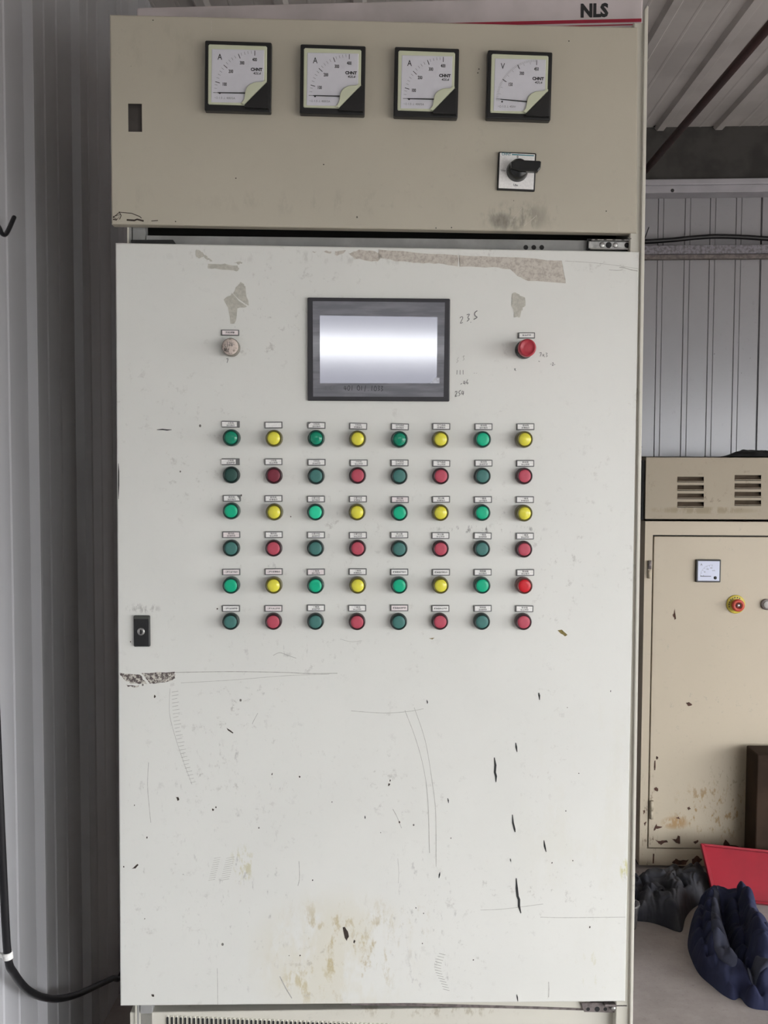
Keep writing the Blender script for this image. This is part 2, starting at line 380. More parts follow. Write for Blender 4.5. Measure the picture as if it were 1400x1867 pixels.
for px, py in ((1195, 229), (1301, 230)):
    p = WZ(px, py, CZ); mb.lathe([(0, -0.003), (0.006, -0.003), (0.009, 0)], M_screw, 10, Matrix.Translation((p.x, p.y, -0.004)) @ Matrix.Rotation(-PI/2, 4, 'X'))
mb.build('roof_screws', ce)
# back wall: plane turned a little, right side nearer
BR = math.radians(-1.6); B0 = Vector((1.3, 3.92, 0)); BM = Matrix.Translation(B0) @ Matrix.Rotation(BR, 4, 'Z'); BI = BM.inverted()
def WB(px, py, d=0.0):
    n = BM.to_3x3() @ Vector((0, 1, 0)); return BI @ on_plane(px, py, BM @ Vector((0, d, 0)), n)
wb = empty('wall_back', B0, BR, kind='structure')
seam = WB(1381, 700).x; grooves = [WB(p, 700).x for p in (1199, 1247.5, 1293, 1340)]
gp = (grooves[3]-grooves[0])/3
for k in range(-3, 6):
    a, b = seam+0.93*k-0.93, seam+0.93*k
    if k == 0: cs = grooves
    else: cs = [a+0.02+gp*(i+0.4) for i in range(9)]
    if k == 0: cs = [g for g in [grooves[0]-gp*i for i in range(5, 0, -1)] if g > a+0.02]+grooves
    P = [(a+0.0015, 0.012), (a+0.004, 0)]
    for g in cs:
        if a+0.03 < g < b-0.03: P += [(g-0.0125, 0), (g-0.0105, 0.003), (g-0.0085, -0.0015), (g+0.0085, -0.0015), (g+0.0105, 0.003), (g+0.0125, 0)]
    P += [(b-0.004, 0), (b-0.0015, 0.012)]
    mb = MB()
    for (u, h), (u2, h2) in zip(P, P[1:]): mb.face([(u, h, 0), (u2, h2, 0), (u2, h2, CZ), (u, h, CZ)], M_wallB)
    mb.box(a, b, 0.012, 0.05, 0, CZ, M_wallB); mb.build('wall_panel', wb)
# dark beam, light trim
zt = WB(1290, 330, -0.06).z; zb = WB(1290, 354, -0.06).z
mb = MB(); mb.box(-2.2, 4.4, -0.075, 0.0, zt, CZ+0.1, M_beam, 0.004); tag(mb.build('trim_1', loc=B0, rot=(0, 0, BR)), kind='structure')
mb = MB(); mb.box(-2.2, 4.4, -0.095, 0.0, zb+0.028, zt, M_trim, 0.004); mb.box(-2.2, 4.4, -0.085, 0, zb, zb+0.03, M_trim, 0.003)
p = WB(1227, 346, -0.096); mb.lathe([(0, -0.003), (0.005, -0.003), (0.007, 0)], M_screw, 10, Matrix.Translation((p.x, -0.086, p.z)))
tag(mb.build('trim_2', loc=B0, rot=(0, 0, BR)), kind='structure')
# walls behind and right of the camera with the wide open front
mb = MB(); holed(mb, XL-0.1, RX, 0, CZ, [WIN, (OPEN_X, RX-0.1, 0, OPEN_Z)], FY-0.08, FY, M_beam); tag(mb.build('wall_front'), kind='structure')
mb = MB(); mb.box(RX, RX+0.08, 2.1, BY+0.1, 0, CZ, M_wallL); mb.box(RX, RX+0.08, FY, 2.1, OPEN_Z, CZ, M_wallL); tag(mb.build('wall_right'), kind='structure')

# ------------------------------------------------------------------ main cabinet
DT = 0.022                                          # door thickness
cab = empty('control_cabinet', CAB_O, CAB_ROT, 'tall worn cream steel control cabinet with four meters, touch screen and rows of buttons', 'cabinet')
P2 = lambda px, py, d=0.0: (C(px, py, d).x, C(px, py, d).z)
TOPZ = C(1170, 20, 0.01).z; SHT = C(1160, 52, 0.03).z
fxL, fxR = C(232, 435, DT).x, C(1179, 600, 0.0).x
mb = MB()                                           # body shell: sides, top, back
CD = 0.62
mb.box(fxL, fxL+0.003, DT, CD, 0.0, SHT-0.001, M_frame)
mb.box(fxL, fxR, CD-0.003, CD, 0.0, SHT-0.001, M_frame)
mb.box(fxL, fxR, DT+0.012, CD, SHT-0.005, SHT-0.001, M_frame)
mb.box(fxL+0.01, fxR-0.01, 0.10, 0.104, 0.02, SHT-0.03, M_dark)
mb.build('body_shell', cab)
mb = MB(); q = [P2(1163.5, 20, 0.0), P2(1181, 18, 0.0), P2(1149.5, 1875, 0.0), P2(1139.5, 1875, 0.0)]
q = [(q[0][0]-0.002, TOPZ+0.006), (q[1][0], TOPZ+0.008), (q[2][0]+0.004, 0.0), (q[3][0]-0.006, 0.0)]
xr_t, xr_b = q[1][0], q[2][0]
mb.prism([(q[0][0]-0.004, SHT-0.001), (xr_t-0.001, SHT-0.001), q[2], (q[3][0]-0.012, 0)], 0.004, CD, M_frame, 0.0015); mb.build('side_panel', cab)
mb = MB(); mb.prism([(xr_t-0.0065, TOPZ-0.004), (xr_t-0.002, TOPZ+0.004), (xr_t, TOPZ+0.002), (xr_b, 0), (xr_b-0.0055, 0)], -0.003, 0.006, M_frame, 0.001); mb.build('side_panel_lip', cab)
# posts and rail in the gap between the doors
mb = MB(); mb.box(fxL, C(239, 430, DT).x, DT+0.002, 0.05, 0.02, SHT-0.02, M_hdr, 0.001); mb.box(C(240.5, 430, DT).x, C(264, 430, DT).x, DT+0.004, 0.05, 0.02, SHT-0.02, M_hdr, 0.001)
mb.build('frame_post', cab)
zr1, zr0 = C(500, 431, DT).z, C(500, 470, DT).z
mb = MB(); mb.box(C(265.5, 440, DT).x, fxR-0.012, DT+0.003, 0.06, zr0, zr1, M_hdr, 0.001)
rail = mb.build('cross_rail', cab)
for px in (959, 973.5, 988):
    p = C(px, 450, DT); mb = MB(); mb.lathe([(0, 0), (0.0044, 0)], M_dark, 14); mb.build('screw_hole', rail, loc=(p.x, DT+0.0025, p.z-0.0005))
mb = MB(); mb.prism([P2(240, 438, DT), P2(316, 438, DT), P2(320, 443.5, DT), P2(320, 450, DT), P2(240, 450, DT)], DT-0.004, DT+0.002, M_dark, 0.001); mb.build('rubber_strip', cab)
# upper door with its empty lock opening
u = [P2(199.5, 26), P2(1163, 49.5), P2(1161, 425), P2(203, 408.5)]
hx0, hz1 = P2(233, 188.5); hx1, hz0 = P2(259, 240.5)
mb = MB()
def quad_door(mb, u, m, hole=None, lip=0.0016):
    # u: TL, TR, BR, BL ; sheet front with rolled edges and back, optional rectangular hole
    TL, TR, BR_, BL = [Vector((a[0], 0, a[1])) for a in u]
    ins = 0.003
    def bil(s, t): return TL*(1-s)*(1-t)+TR*s*(1-t)+BR_*s*t+BL*(1-s)*t
    cen = (TL+TR+BR_+BL)/4
    corners = [TL, TR, BR_, BL]; inn = []
    for c in corners:
        d = Vector((ins if c.x < cen.x else -ins, 0, -ins if c.z > cen.z else ins)); inn.append(c+d)
    if hole:
        x0, x1, z0, z1 = hole; H = [Vector((x0, 0, z1)), Vector((x1, 0, z1)), Vector((x1, 0, z0)), Vector((x0, 0, z0))]
        for i in range(4):
            j = (i+1) % 4; mb.face([H[i], inn[i], inn[j], H[j]], m)
            mb.face([H[i], H[j], H[j]+Vector((0, 0.0025, 0)), H[i]+Vector((0, 0.0025, 0))], m)
    else: mb.face([inn[0], inn[3], inn[2], inn[1]], m)
    prev = inn
    for k in range(1, 5):
        a = k/4*PI/2; cur = []
        for c, i0 in zip(corners, inn): cur.append(i0+(c-i0)*math.sin(a)+Vector((0, ins*(1-math.cos(a)), 0)))
        for i in range(4):
            j = (i+1) % 4; f = mb.face([prev[i], cur[i], cur[j], prev[j]], m)
            if f: f.smooth = True
        prev = cur
    cur = [Vector((c.x, DT, c.z)) for c in corners]
    for i in range(4):
        j = (i+1) % 4; mb.face([prev[i], cur[i], cur[j], prev[j]], m)
    back = [c+((cen-c).normalized()*0.028) for c in cur]; back = [Vector((b.x, DT, b.z)) for b in back]
    for i in range(4):
        j = (i+1) % 4; mb.face([cur[i], back[i], back[j], cur[j]], m)
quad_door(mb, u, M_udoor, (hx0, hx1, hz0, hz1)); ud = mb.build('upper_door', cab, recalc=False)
mb = MB(); mb.box(hx0-0.004, hx1+0.004, 0.010, 0.012, hz0-0.004, hz1+0.004, mat('brown_grey_lock_recess', (0.085, 0.075, 0.068), 0.6, var=0.2)); mb.build('lock_opening_plate', ud)
l = [P2(210, 442.5), P2(1166, 458.5), P2(1140, 1826.5), P2(219, 1834.5)]
mb = MB(); quad_door(mb, l, M_door); ld = mb.build('lower_door', cab)
# base panel behind the lower door with its row of slots
mb = MB(); kb = [P2(236, 1800, DT+0.004), P2(1139, 1800, DT+0.004)]
mb.box(kb[0][0], kb[1][0]+0.01, DT+0.004, DT+0.03, 0.03, C(700, 1842, DT).z, M_kick, 0.002); kick = mb.build('base_panel', cab)
mb = MB(); mb.prism([P2(640, 1833, DT), P2(800, 1836, DT), P2(1000, 1841, DT), P2(1136, 1845, DT), P2(1136, 1820, DT), P2(640, 1820, DT)], DT+0.001, DT+0.0035, M_rsteel); mb.build('gap_wedge', cab)  # brown wedge filling the gap below the lower door
mb = MB(); mb.prism([P2(700, 1800, DT), P2(700, 1826, DT), P2(880, 1830.5, DT), P2(1000, 1834, DT), P2(1075, 1837, DT), P2(1075, 1800, DT)], DT-0.003, DT+0.0005, M_frame); mb.build('inner_sill', cab)
def obround(w_, h_, n=8):
    pts = []
    for k in range(n+1): a = PI*k/n; pts.append((w_/2*math.cos(a), h_/2-w_/2+w_/2*math.sin(a)))
    for k in range(n+1): a = PI+PI*k/n; pts.append((w_/2*math.cos(a), -h_/2+w_/2+w_/2*math.sin(a)))
    return pts
mb = MB(); mb.prism(obround(0.0068, 0.032), -0.0015, 0.001, M_kick, 0.0008); mb.prism(obround(0.0042, 0.0285), -0.0019, 0.0, M_dark); slot0 = mb.build('vent_slot', kick)
sx0, sx1 = C(305, 1853, DT).x, C(303+8.3*60, 1853, DT).x; sz = C(305, 1853, DT).z
for k in range(60):
    x = sx0+0.0083*k; loc = (x, DT+0.003, sz-0.016-0.0150*k/34)
    if k == 0: slot0.location = loc
    else: copy(slot0, kick, loc)
# lock on the lower door
p = C(259.5, 1150); mb = MB(); mb.box(-0.0148, 0.0148, -0.006, 0.001, -0.0285, 0.0285, M_blackg, 0.002); mb.box(-0.0135, 0.0135, -0.0075, -0.005, 0.0225, 0.0275, mat('dusty_dark_grey_tab', (0.06, 0.065, 0.055), 0.6, var=0.2), 0.0006)
lk = mb.build('door_lock', cab, loc=p)
mb = MB(); mb.lathe([(0, 0), (0.0026, 0), (0.0026, -0.001), (0.0036, -0.0012), (0.0062, -0.0012), (0.0068, 0), (0.0068, 0.002)], M_steel, 20); mb.box(-0.0012, 0.0012, -0.0022, 0, -0.004, 0.004, M_dark)
mb.build('keyhole', lk, loc=(-0.001, -0.007, -0.0005))
# upper hinge bracket and lower hinge bracket
mb = MB(); a = C(1077, 431, -0.0); b2 = C(1158, 455, 0.0)
W_ = b2.x-a.x; H_ = a.z-b2.z
mb.box(0, W_-0.003, -0.003, 0.0, -H_*0.80, -H_*0.22, M_steel, 0.0008)
mb.box(0.004, W_, -0.009, 0.0, -H_*0.20, -H_*0.10, M_steel, 0.0012); mb.box(0.002, W_, -0.007, 0.0, -H_*0.90, -H_*0.80, M_steel, 0.0012)
mb.box(-0.002, W_, 0.0, 0.002, -H_, 0, M_dark); mb.box(W_-0.012, W_-0.004, -0.01, -0.002, -H_*0.14, H_*0.1, M_steel, 0.003)
for fx, r, mm in ((0.30, 0.0048, M_steel), (0.45, 0.0052, M_dark), (0.60, 0.0046, M_steel), (0.86, 0.0042, M_dark)):
    mb.lathe([(0, -0.0015), (r*0.7, -0.002), (r, -0.0006), (r*1.1, 0)], mm, 14, Matrix.Translation((W_*fx, -0.0032, -H_*0.52)))
for k in range(4): mb.box(W_*(0.12+0.2*k), W_*(0.18+0.2*k), -0.0095, -0.008, -H_*0.185, -H_*0.125, M_dark)
mb.build('upper_hinge', cab, loc=(a.x, DT-0.004, a.z))
mb = MB(); a = C(1058, 1827, DT-0.006); b2 = C(1140, 1845, DT-0.006); W_ = b2.x-a.x; H_ = a.z-b2.z
mb.prism([(0, 0), (W_, 0), (W_*0.96, -H_*0.4), (W_, -H_), (W_*0.08, -H_*0.85), (0.003, -H_*0.4)], -0.004, 0, M_rsteel, 0.0008)
for fx in (0.16, 0.36, 0.54, 0.88): mb.lathe([(0, 0), (0.0036 if fx != 0.36 else 0.005, 0)], M_dark, 14, Matrix.Translation((W_*fx, -0.0045, -H_*(0.55+0.06*fx))))
mb.lathe([(0, -0.009), (0.004, -0.009), (0.005, -0.006), (0.005, 0)], M_steel, 8, Matrix.Translation((W_*0.70, -0.004, -H_*0.35)))
mb.box(W_*0.5, W_, -0.012, -0.002, -0.0035, 0.001, M_rsteel, 0.001)
mb.build('lower_hinge', cab, loc=a)

# ---------------- meters
def frame_of(q, d):
    P = [C(x, y, d) for x, y in q]; c = sum(P, Vector())/4
    wd = ((P[1]-P[0]).length+(P[2]-P[3]).length)/2; ht = ((P[3]-P[0]).length+(P[2]-P[1]).length)/2
    v = (P[1]+P[2]-P[0]-P[3]); ang = -math.atan2(v.z, v.x)
    return c, wd, ht, ang
def mc(cx, cy):       # meter crop pixel -> meter mm (120 wide square)
    return ((cx-30)/1305*0.120-0.060, 0.060-((cy-35-(cx-30)/1305*40)/1380)*0.120)
def meter(q, volt, name, label, ptr):
    c, wd, ht, ang = frame_of(q, -0.016)
    sxx, szz = wd/0.120, ht/0.120
    S = lambda pt: (pt[0]*sxx, pt[1]*szz)
    hw, hh = 0.060*sxx, 0.060*szz
    mb = MB(); mb.box(-hw, hw, 0.0, 0.016, -hh, hh, M_black, 0.0025, 3); o = mb.build(name, cab, loc=(c.x, -0.016, c.z), rot=(0, ang, 0))
    if label: o['label'] = label
    win = [S(mc(*p)) for p in ((100, 150), (125, 125), (1225, 160), (1248, 185), (1248, 885), (820, 1325), (120, 1303), (103, 1285))]
    inn = [S(mc(*p)) for p in ((165, 215), (1200, 235), (1202, 1000), (1000, 1290), (160, 1275))]
    mb = MB(); mb.prism(win, -0.0025, 0.001, M_dialc, 0.001); mb.build('window_frame', o)
    mb = MB(); mb.prism(inn, -0.0032, -0.0015, M_dial, 0.0012); mb.build('dial_face', o)
    leaf = [S(mc(*p)) for p in ((1250, 850), (1200, 850), (1165, 880), (1080, 885), (1000, 895), (920, 935), (860, 995), (835, 1070), (825, 1160), (810, 1230), (755, 1300), (820, 1328), (1251, 885))]
    mb = MB(); mb.prism(leaf, -0.0065, -0.0025, M_dialc, 0.0008); mb.build('dial_corner_cover', o)
    mb = MB(); mb.prism([S(mc(*p)) for p in ((822, 1332), (1254, 888), (1290, 890), (1290, 1400), (820, 1380))], -0.0068, 0.001, M_black, 0.001); mb.build('corner_cap', o)
    y = -0.0034; mb = MB(); ctr = mc(1010, 1092)
    def tick(a, r0, r1, wd_):
        a = math.radians(a); p0 = S((ctr[0]+r0*math.cos(a), ctr[1]+r0*math.sin(a))); p1 = S((ctr[0]+r1*math.cos(a), ctr[1]+r1*math.sin(a)))
        mb.ribbon([p0, p1], wd_, y, M_inkg if wd_ < 0.0008 else M_ink)
    if not volt:
        maj = [(90, '400'), (114, '300'), (140, '200'), (166, '100')]
        for k in range(1, 18):
            a = 90+k*90/18.0
            if min(abs(a-m[0]) for m in maj) > 2: tick(a, 0.0675, 0.0725, 0.0005)
    else:
        maj = [(90, '450'), (119, '300'), (149, '150')]
        for k in range(0, 46): tick(90+k*2.0, 0.0695 if k % 5 else 0.066, 0.0735, 0.0004)
    for a, tx in maj:
        tick(a, 0.064, 0.0725, 0.0011); r = 0.0555 if a > 95 else 0.057
        p = (ctr[0]+r*math.cos(math.radians(a)), ctr[1]+r*math.sin(math.radians(a))); mb.text(tx, 0.0082, *S(p), y, M_ink, bold=0.0002, sx=0.66)
    mb.text('V' if volt else 'A', 0.0145, *S(mc(330, 385)), y, M_ink, bold=0.0001, sx=0.8)
    mb.text('CHNT', 0.0072, *S(mc(1048, 630)), y, M_ink, bold=0.00035, sx=1.0); mb.text('42L6', 0.0055, *S(mc(1055, 705)), y, M_ink, bold=0.0001, sx=1.25, shear=0.3)
    mb.text('\u223c\u2302 1.5 \u22a5 450V' if volt else '\u223c\u2302 1.5 \u22a5 400/5A', 0.0052, *S(mc(430, 1190)), y, M_inkg, sx=1.0)
    mb.lathe([(0, y), (0.0016, y)], M_ink, 12, Matrix.Translation((S(mc(335, 1092))[0], 0, S(mc(335, 1092))[1])))
    mb.build('dial_print', o)
    mb = MB(); z0 = S(mc(210, 1088+ptr)); z1 = S(mc(840, 1097)); mb.tube([(z0[0], -0.0048, z0[1]), (z0[0]+0.008, -0.0048, z0[1])], 0.0003, M_ink, 6)
    mb.tube([(z0[0]+0.008, -0.0048, z0[1]), (z1[0], -0.0048, z1[1])], [0.0007, 0.0012], M_ink, 6); mb.build('needle', o)
    return o
meter([(372.5, 73), (494.5, 77), (494.5, 204.5), (373.5, 201)], 0, 'ammeter', None, 0)
meter([(547, 80), (666, 83.5), (665.5, 210), (547, 206.5)], 0, 'ammeter', None, -8)
meter([(719.5, 84.5), (837.5, 88.5), (834.5, 215.5), (718, 212)], 0, 'ammeter', None, -4)
meter([(890, 91), (1008, 94.5), (1003.5, 220), (886, 215.5)], 1, 'voltmeter', 'meter with V scale up to 450', -42)

# ---------------- changeover switch
c, wd, ht, ang = frame_of([(908, 276), (977.5, 279), (976, 349), (907, 346)], -0.006)
mb = MB(); mb.box(-wd/2, wd/2, 0, 0.006, -ht/2, ht/2, M_black, 0.002, 2); sw = mb.build('rotary_switch', cab, loc=(c.x, -0.006, c.z), rot=(0, ang, 0))
mb = MB(); mb.box(-wd/2+0.0025, wd/2-0.003, -0.0008, 0.0005, -ht/2+0.003, ht/2-0.0025, M_white, 0.0003, 1); mb.build('switch_plate', sw)
def sc_(x, y): return ((x-680)/10.77/1000, -(y-665)/10.77/1000)
mb = MB(); y = -0.001
mb.text('CHNT', 0.0062, *sc_(462, 352), y, M_teal, bold=0.0001, sx=0.98); a = sc_(570, 352); b2 = sc_(1000, 356); mb.ribbon([a, b2], 0.0018, y, M_teal)
mb.text('0', 0.0055, *sc_(682, 395), y, M_ink, bold=0.0002); mb.text('Uca', 0.0052, *sc_(415, 660), y, M_ink); mb.text('Ubc', 0.0052, *sc_(668, 930), y, M_ink, bold=0.0001)
mb.build('switch_print', sw)
mb = MB(); mb.lathe([(0, -0.020), (0.0145, -0.020), (0.0165, -0.0185), (0.0185, -0.006), (0.0195, 0)], M_blackg, 36)
kn = mb.build('switch_knob', sw, loc=(0.0005, -0.001, 0.0005))
mb = MB(); mb.prism([(-0.016, 0.004), (-0.008, 0.0085), (0.034, 0.0085), (0.037, 0.007), (0.0365, -0.004), (0.032, -0.0105), (0.0, -0.0105), (-0.016, -0.006)], -0.030, -0.019, M_blackg, 0.0022, 2)
mb.build('knob_lever', sw, loc=(0.001, 0, 0.003))

# ---------------- touch screen
c, wd, ht, ang = frame_of([(560, 541.5), (821.5, 545), (819, 731.5), (561, 731)], -0.006)
mb = MB(); mb.box(-wd/2, wd/2, 0, 0.006, -ht/2, ht/2, M_hmi, 0.002, 2); hm = mb.build('touch_screen', cab, loc=(c.x, -0.006, c.z), rot=(0, 0, 0))
def rel(px, py, d=-0.006):
    q = C(px, py, d); return (q.x-c.x, q.z-c.z)
mb = MB(); mb.prism([rel(570, 549), rel(811, 551.5), rel(808.5, 723.5), rel(570.7, 723)], -0.0006, 0.002, M_film); mb.build('screen_bezel', hm)
m, nt, b = new_mat('lit_washed_out_display'); b.inputs['Base Color'].default_value = (0.20, 0.20, 0.235, 1); b.inputs['Roughness'].default_value = 0.12
b.inputs['Specular IOR Level'].default_value = 1.0; b.inputs['Coat Weight'].default_value = 1.0; b.inputs['Coat Roughness'].default_value = 0.09; b.inputs['Coat IOR'].default_value = 1.75
tc = nd(nt, 'ShaderNodeTexCoord').outputs['Object']
b.inputs['Emission Strength'].default_value = 0.09
nt.links.new(mix(nt, noise(nt, tc, 25), (0.60, 0.62, 0.75), (0.70, 0.72, 0.85)), b.inputs['Emission Color'])
M_disp = m
mb = MB(); mb.prism([rel(583, 575.3), rel(797.3, 578.3), rel(796, 698.8), rel(583.3, 698.8)], -0.0012, 0.001, M_disp); mb.build('display', hm)
mb = MB(); mb.prism([rel(786, 697), rel(791, 690), rel(795, 688.5), rel(801, 689), rel(801, 699), rel(784, 699)], -0.0016, -0.0002, mat('pale_film_tear', (0.6, 0.62, 0.68), 0.4, var=0.2, vs=300)); mb.build('film_tear', hm)
# handwriting: stroke figures in a 1x1.6 cell
SF = {'0': [[(0.5, 1.5), (0.1, 1.1), (0.1, 0.4), (0.5, 0), (0.9, 0.4), (0.9, 1.1), (0.5, 1.5)]], '1': [[(0.5, 1.5), (0.45, 0)]],
      '2': [[(0.1, 1.2), (0.5, 1.5), (0.8, 1.1), (0.1, 0.05), (0.9, 0.1)]], '3': [[(0.1, 1.4), (0.8, 1.4), (0.4, 0.8), (0.8, 0.4), (0.2, 0)]],
      '4': [[(0.3, 1.4), (0.1, 0.5), (0.9, 0.6)], [(0.7, 1.3), (0.65, 0)]], '5': [[(0.9, 1.6), (0.35, 1.35), (0.3, 0.8), (0.75, 0.5), (0.1, 0)]],
      '6': [[(0.6, 1.5), (0.1, 0.5), (0.5, 0), (0.8, 0.4), (0.2, 0.6)]], '/': [[(0.7, 1.6), (0.3, -0.3)]], '.': [[(0.4, 0.1), (0.5, -0.05)]], '-': [[(0.1, 0.6), (0.8, 0.7)]],
      '7': [[(0.1, 1.3), (0.8, 1.4), (0.4, 0)]], 'x': [[(0.1, 1.0), (0.9, 0.0)], [(0.8, 1.0), (0.1, 0.1)]]}
def scrawl(mb, txt, px, py, h, slope, wd_, m, to, y=-0.0004):      # px,py lower-left; h glyph height px
    for i, ch in enumerate(txt):
        for st in SF.get(ch, []):
            pts = []
            st = cat2([(p[0]+random.uniform(-.07, .07), p[1]+random.uniform(-.08, .08)) for p in st], 4)
            for (a, b_) in st:
                X = px+(i*0.85+a*0.7)*h*0.8; Y = py+slope*(X-px)-b_*h/1.5; pts.append(to(X, Y))
            mb.ribbon(pts, wd_, y, m)
mb = MB(); scrawl(mb, '5.03', 592, 711, 7, 0.0, 0.0007, M_inkg, rel, -0.0009); scrawl(mb, '401', 627, 712, 9, 0, 0.0009, M_ink, rel, -0.0009); scrawl(mb, '01/.1033', 651, 712, 9, 0.02, 0.0009, M_ink, rel, -0.0009)
mb.build('pen_writing', hm)

# ---------------- buttons and lamps
def name_plate(px, py, txt, paper=M_white, wpx=33, hpx=12.2, two=True, tiltd=0.0, sh=0.0, torn=None):
    c = C(px, py, -0.003); S = 0.001*(C(px+1, py, 0)-C(px, py, 0)).length*1000
    w_, h_ = wpx*S/2, hpx*S/2
    mb = MB(); mb.box(-w_, w_, 0, 0.003, -h_, h_, M_plate, 0.001, 2); o = mb.build('name_plate', cab, loc=(c.x, -0.003, c.z), rot=(0, math.radians(tiltd+random.uniform(-0.6, 0.6)), 0))
    mb = MB(); iw, ih = w_-0.0022, h_-0.0018; sh_ = sh
    pts = [(-iw+sh_, -ih), (iw+sh_-abs(sh_), -ih), (iw+sh_-abs(sh_), ih), (-iw+sh_, ih)]
    if torn == 'tr': pts = [(-iw, -ih), (iw, -ih), (iw-0.002, ih*0.2), (iw-0.005, ih), (-iw, ih)]
    if torn == 'tl': pts = [(-iw, -ih), (iw, -ih), (iw, ih), (-iw+0.004, ih), (-iw, ih*0.3)]
    mb.prism(pts, -0.0006, 0.001, paper); mb.build('paper_insert', o)
    if txt:
        mb = MB(); ls = txt.split('\n')
        if len(ls) == 2:
            mb.text(ls[0], 0.0034, 0, ih*0.46, -0.0008, M_ink, bold=0.00003, sx=1.15); mb.text(ls[1], 0.0034, 0, -ih*0.50, -0.0008, M_ink, bold=0.00003, sx=1.1)
        else: mb.text(txt, 0.0036, 0, 0, -0.0008, M_ink, bold=0.00004, sx=0.95 if len(txt) > 5 else 1.15)
        mb.build('plate_print', o)
    return o
def lamp_mesh(body, lensm, dome, tall=0.019):
    b = MB(); b.lathe([(0.0105, 0), (0.0152, 0), (0.0155, -0.004), (0.0150, -tall+0.003), (0.0145, -tall+0.0008), (0.0137, -tall), (0.0120, -tall), (0.0116, -tall+0.0010), (0.0114, -tall+0.004)], body, 36)
    me1 = b.build('x'); m1 = me1.data; bpy.data.objects.remove(me1)
    b = MB()
    if dome: b.lathe([(0.0116, -tall+0.0015), (0.0112, -tall+0.0002), (0.0092, -tall-0.0012), (0.006, -tall-0.0021), (0.003, -tall-0.0025), (0, -tall-0.0026)], lensm, 36)
    else: b.lathe([(0.0116, -tall+0.0015), (0.0114, -tall+0.0003), (0.0108, -tall-0.0002), (0.006, -tall-0.0004), (0, -tall-0.0005)], lensm, 36)
    o = b.build('x'); m2 = o.data; bpy.data.objects.remove(o)
    return m1, m2
KIND = {'Gd': (Z_green, L_greend, 1, 0.019, 'deep green domed lamp'), 'G': (Z_green, L_green, 0, 0.019, 'green lamp'), 'Gb': (Z_green, L_greenb, 0, 0.019, 'bright mint green lamp'),
        'Y': (Z_yel, L_yel, 1, 0.020, 'yellow lamp'), 'g': (Z_pg, B_green, 0, 0.014, 'dusty teal push button'), 'gd': (Z_pg, B_greend, 0, 0.013, 'dark green push button'),
        'r': (Z_pr, B_red, 0, 0.014, 'dusty red push button'), 'rd': (Z_pr, B_redd, 0, 0.013, 'dark red push button'), 'R': (Z_rl, L_redl, 0, 0.020, 'bright red lamp')}
MESH = {k: lamp_mesh(*v[:4]) for k, v in KIND.items()}
XS = [[421, 499, 576, 652, 728.5, 803.5, 880.5, 957], [421, 499, 576, 652, 728, 804, 880, 956.5], [421, 499.5, 575, 651, 728.5, 803.5, 879.5, 956.5],
      [421, 498.5, 575, 652, 728, 803.5, 879, 956], [420.5, 498.5, 575, 652, 728, 803.5, 879.5, 956.5], [420, 498, 575, 651, 727, 802.5, 879, 955]]
YS = [[798, 799, 799, 800, 801, 801, 801, 801], [866, 867, 868, 867, 868, 868, 868, 868], [932, 934, 934, 934, 935, 935, 935, 936],
      [1000, 1000, 1000, 1000, 1001, 1001, 1001, 1002], [1068, 1068, 1068, 1068, 1068, 1068, 1068, 1068.5], [1134, 1134, 1134, 1134.5, 1134.5, 1134, 1134, 1134.5]]
ROWK = [['Gd', 'Y', 'Gd', 'Y', 'Gd', 'Y', 'G', 'Y'], ['gd', 'rd', 'g', 'r', 'g', 'r', 'g', 'r'], ['G', 'Y', 'Gb', 'Y', 'G', 'Y', 'G', 'Y'],
        ['g', 'r', 'g', 'r', 'g', 'r', 'g', 'r'], ['G', 'Y', 'G', 'Y', 'G', 'Y', 'G', 'R'], ['g', 'r', 'g', 'r', 'g', 'r', 'g', 'r']]
LX = [[420.5, 498.5, 577, 653, 729, 804.5, 881.5, 958], [420.5, 498.5, 577, 654, 728.5, 804.5, 881.5, 957.5], [422.5, 498.5, 576, 652.5, 729, 804, 880.5, 957],
      [421.5, 499, 576, 652.5, 728, 803, 880, 957], [421.5, 499, 576, 652, 728, 804, 880, 957.5], [421, 498.5, 576, 651, 728, 803, 880, 956]]
LY = [[773.5, 775, 775.5, 777, 778, 777.5, 778, 778], [842, 842, 843, 844, 844, 845, 844.5, 845], [908.5, 909, 910, 910, 911, 910.5, 911, 911],
      [975, 975, 975.5, 976, 975.5, 976.5, 977, 977.5], [1043, 1042.5, 1043, 1042.5, 1043, 1043.5, 1043.5, 1044], [1109.5, 1109.5, 1108.5, 1109, 1108.5, 1109.5, 1109.5, 1110]]
T1 = ['上料机', '上料机', '分料机', '分料机', '空气炮机', '空气炮机', '振动筛', '振动筛']
T3 = ['鼓风机', '鼓风机', '分散中机', '分散中机', '除尘器', '除尘器', '一输送', '一输送']
T5 = ['二提升', '二提升', '二输送', '二输送', '散装器', '散装器', '除铁器', '急停器']
def rowtext(r, cidx):
    base = (T1, T3, T5)[r//2][cidx]; g = cidx % 2 == 0
    if r % 2 == 0: s = '运行指示' if g else '故障指示'
    else: s = '启动按钮' if g else '停止按钮'
    if r == 4 and cidx == 7: s = '停止指示'
    if r >= 4 and cidx in (0, 1, 4, 5): return base+s
    return base+'\n'+s
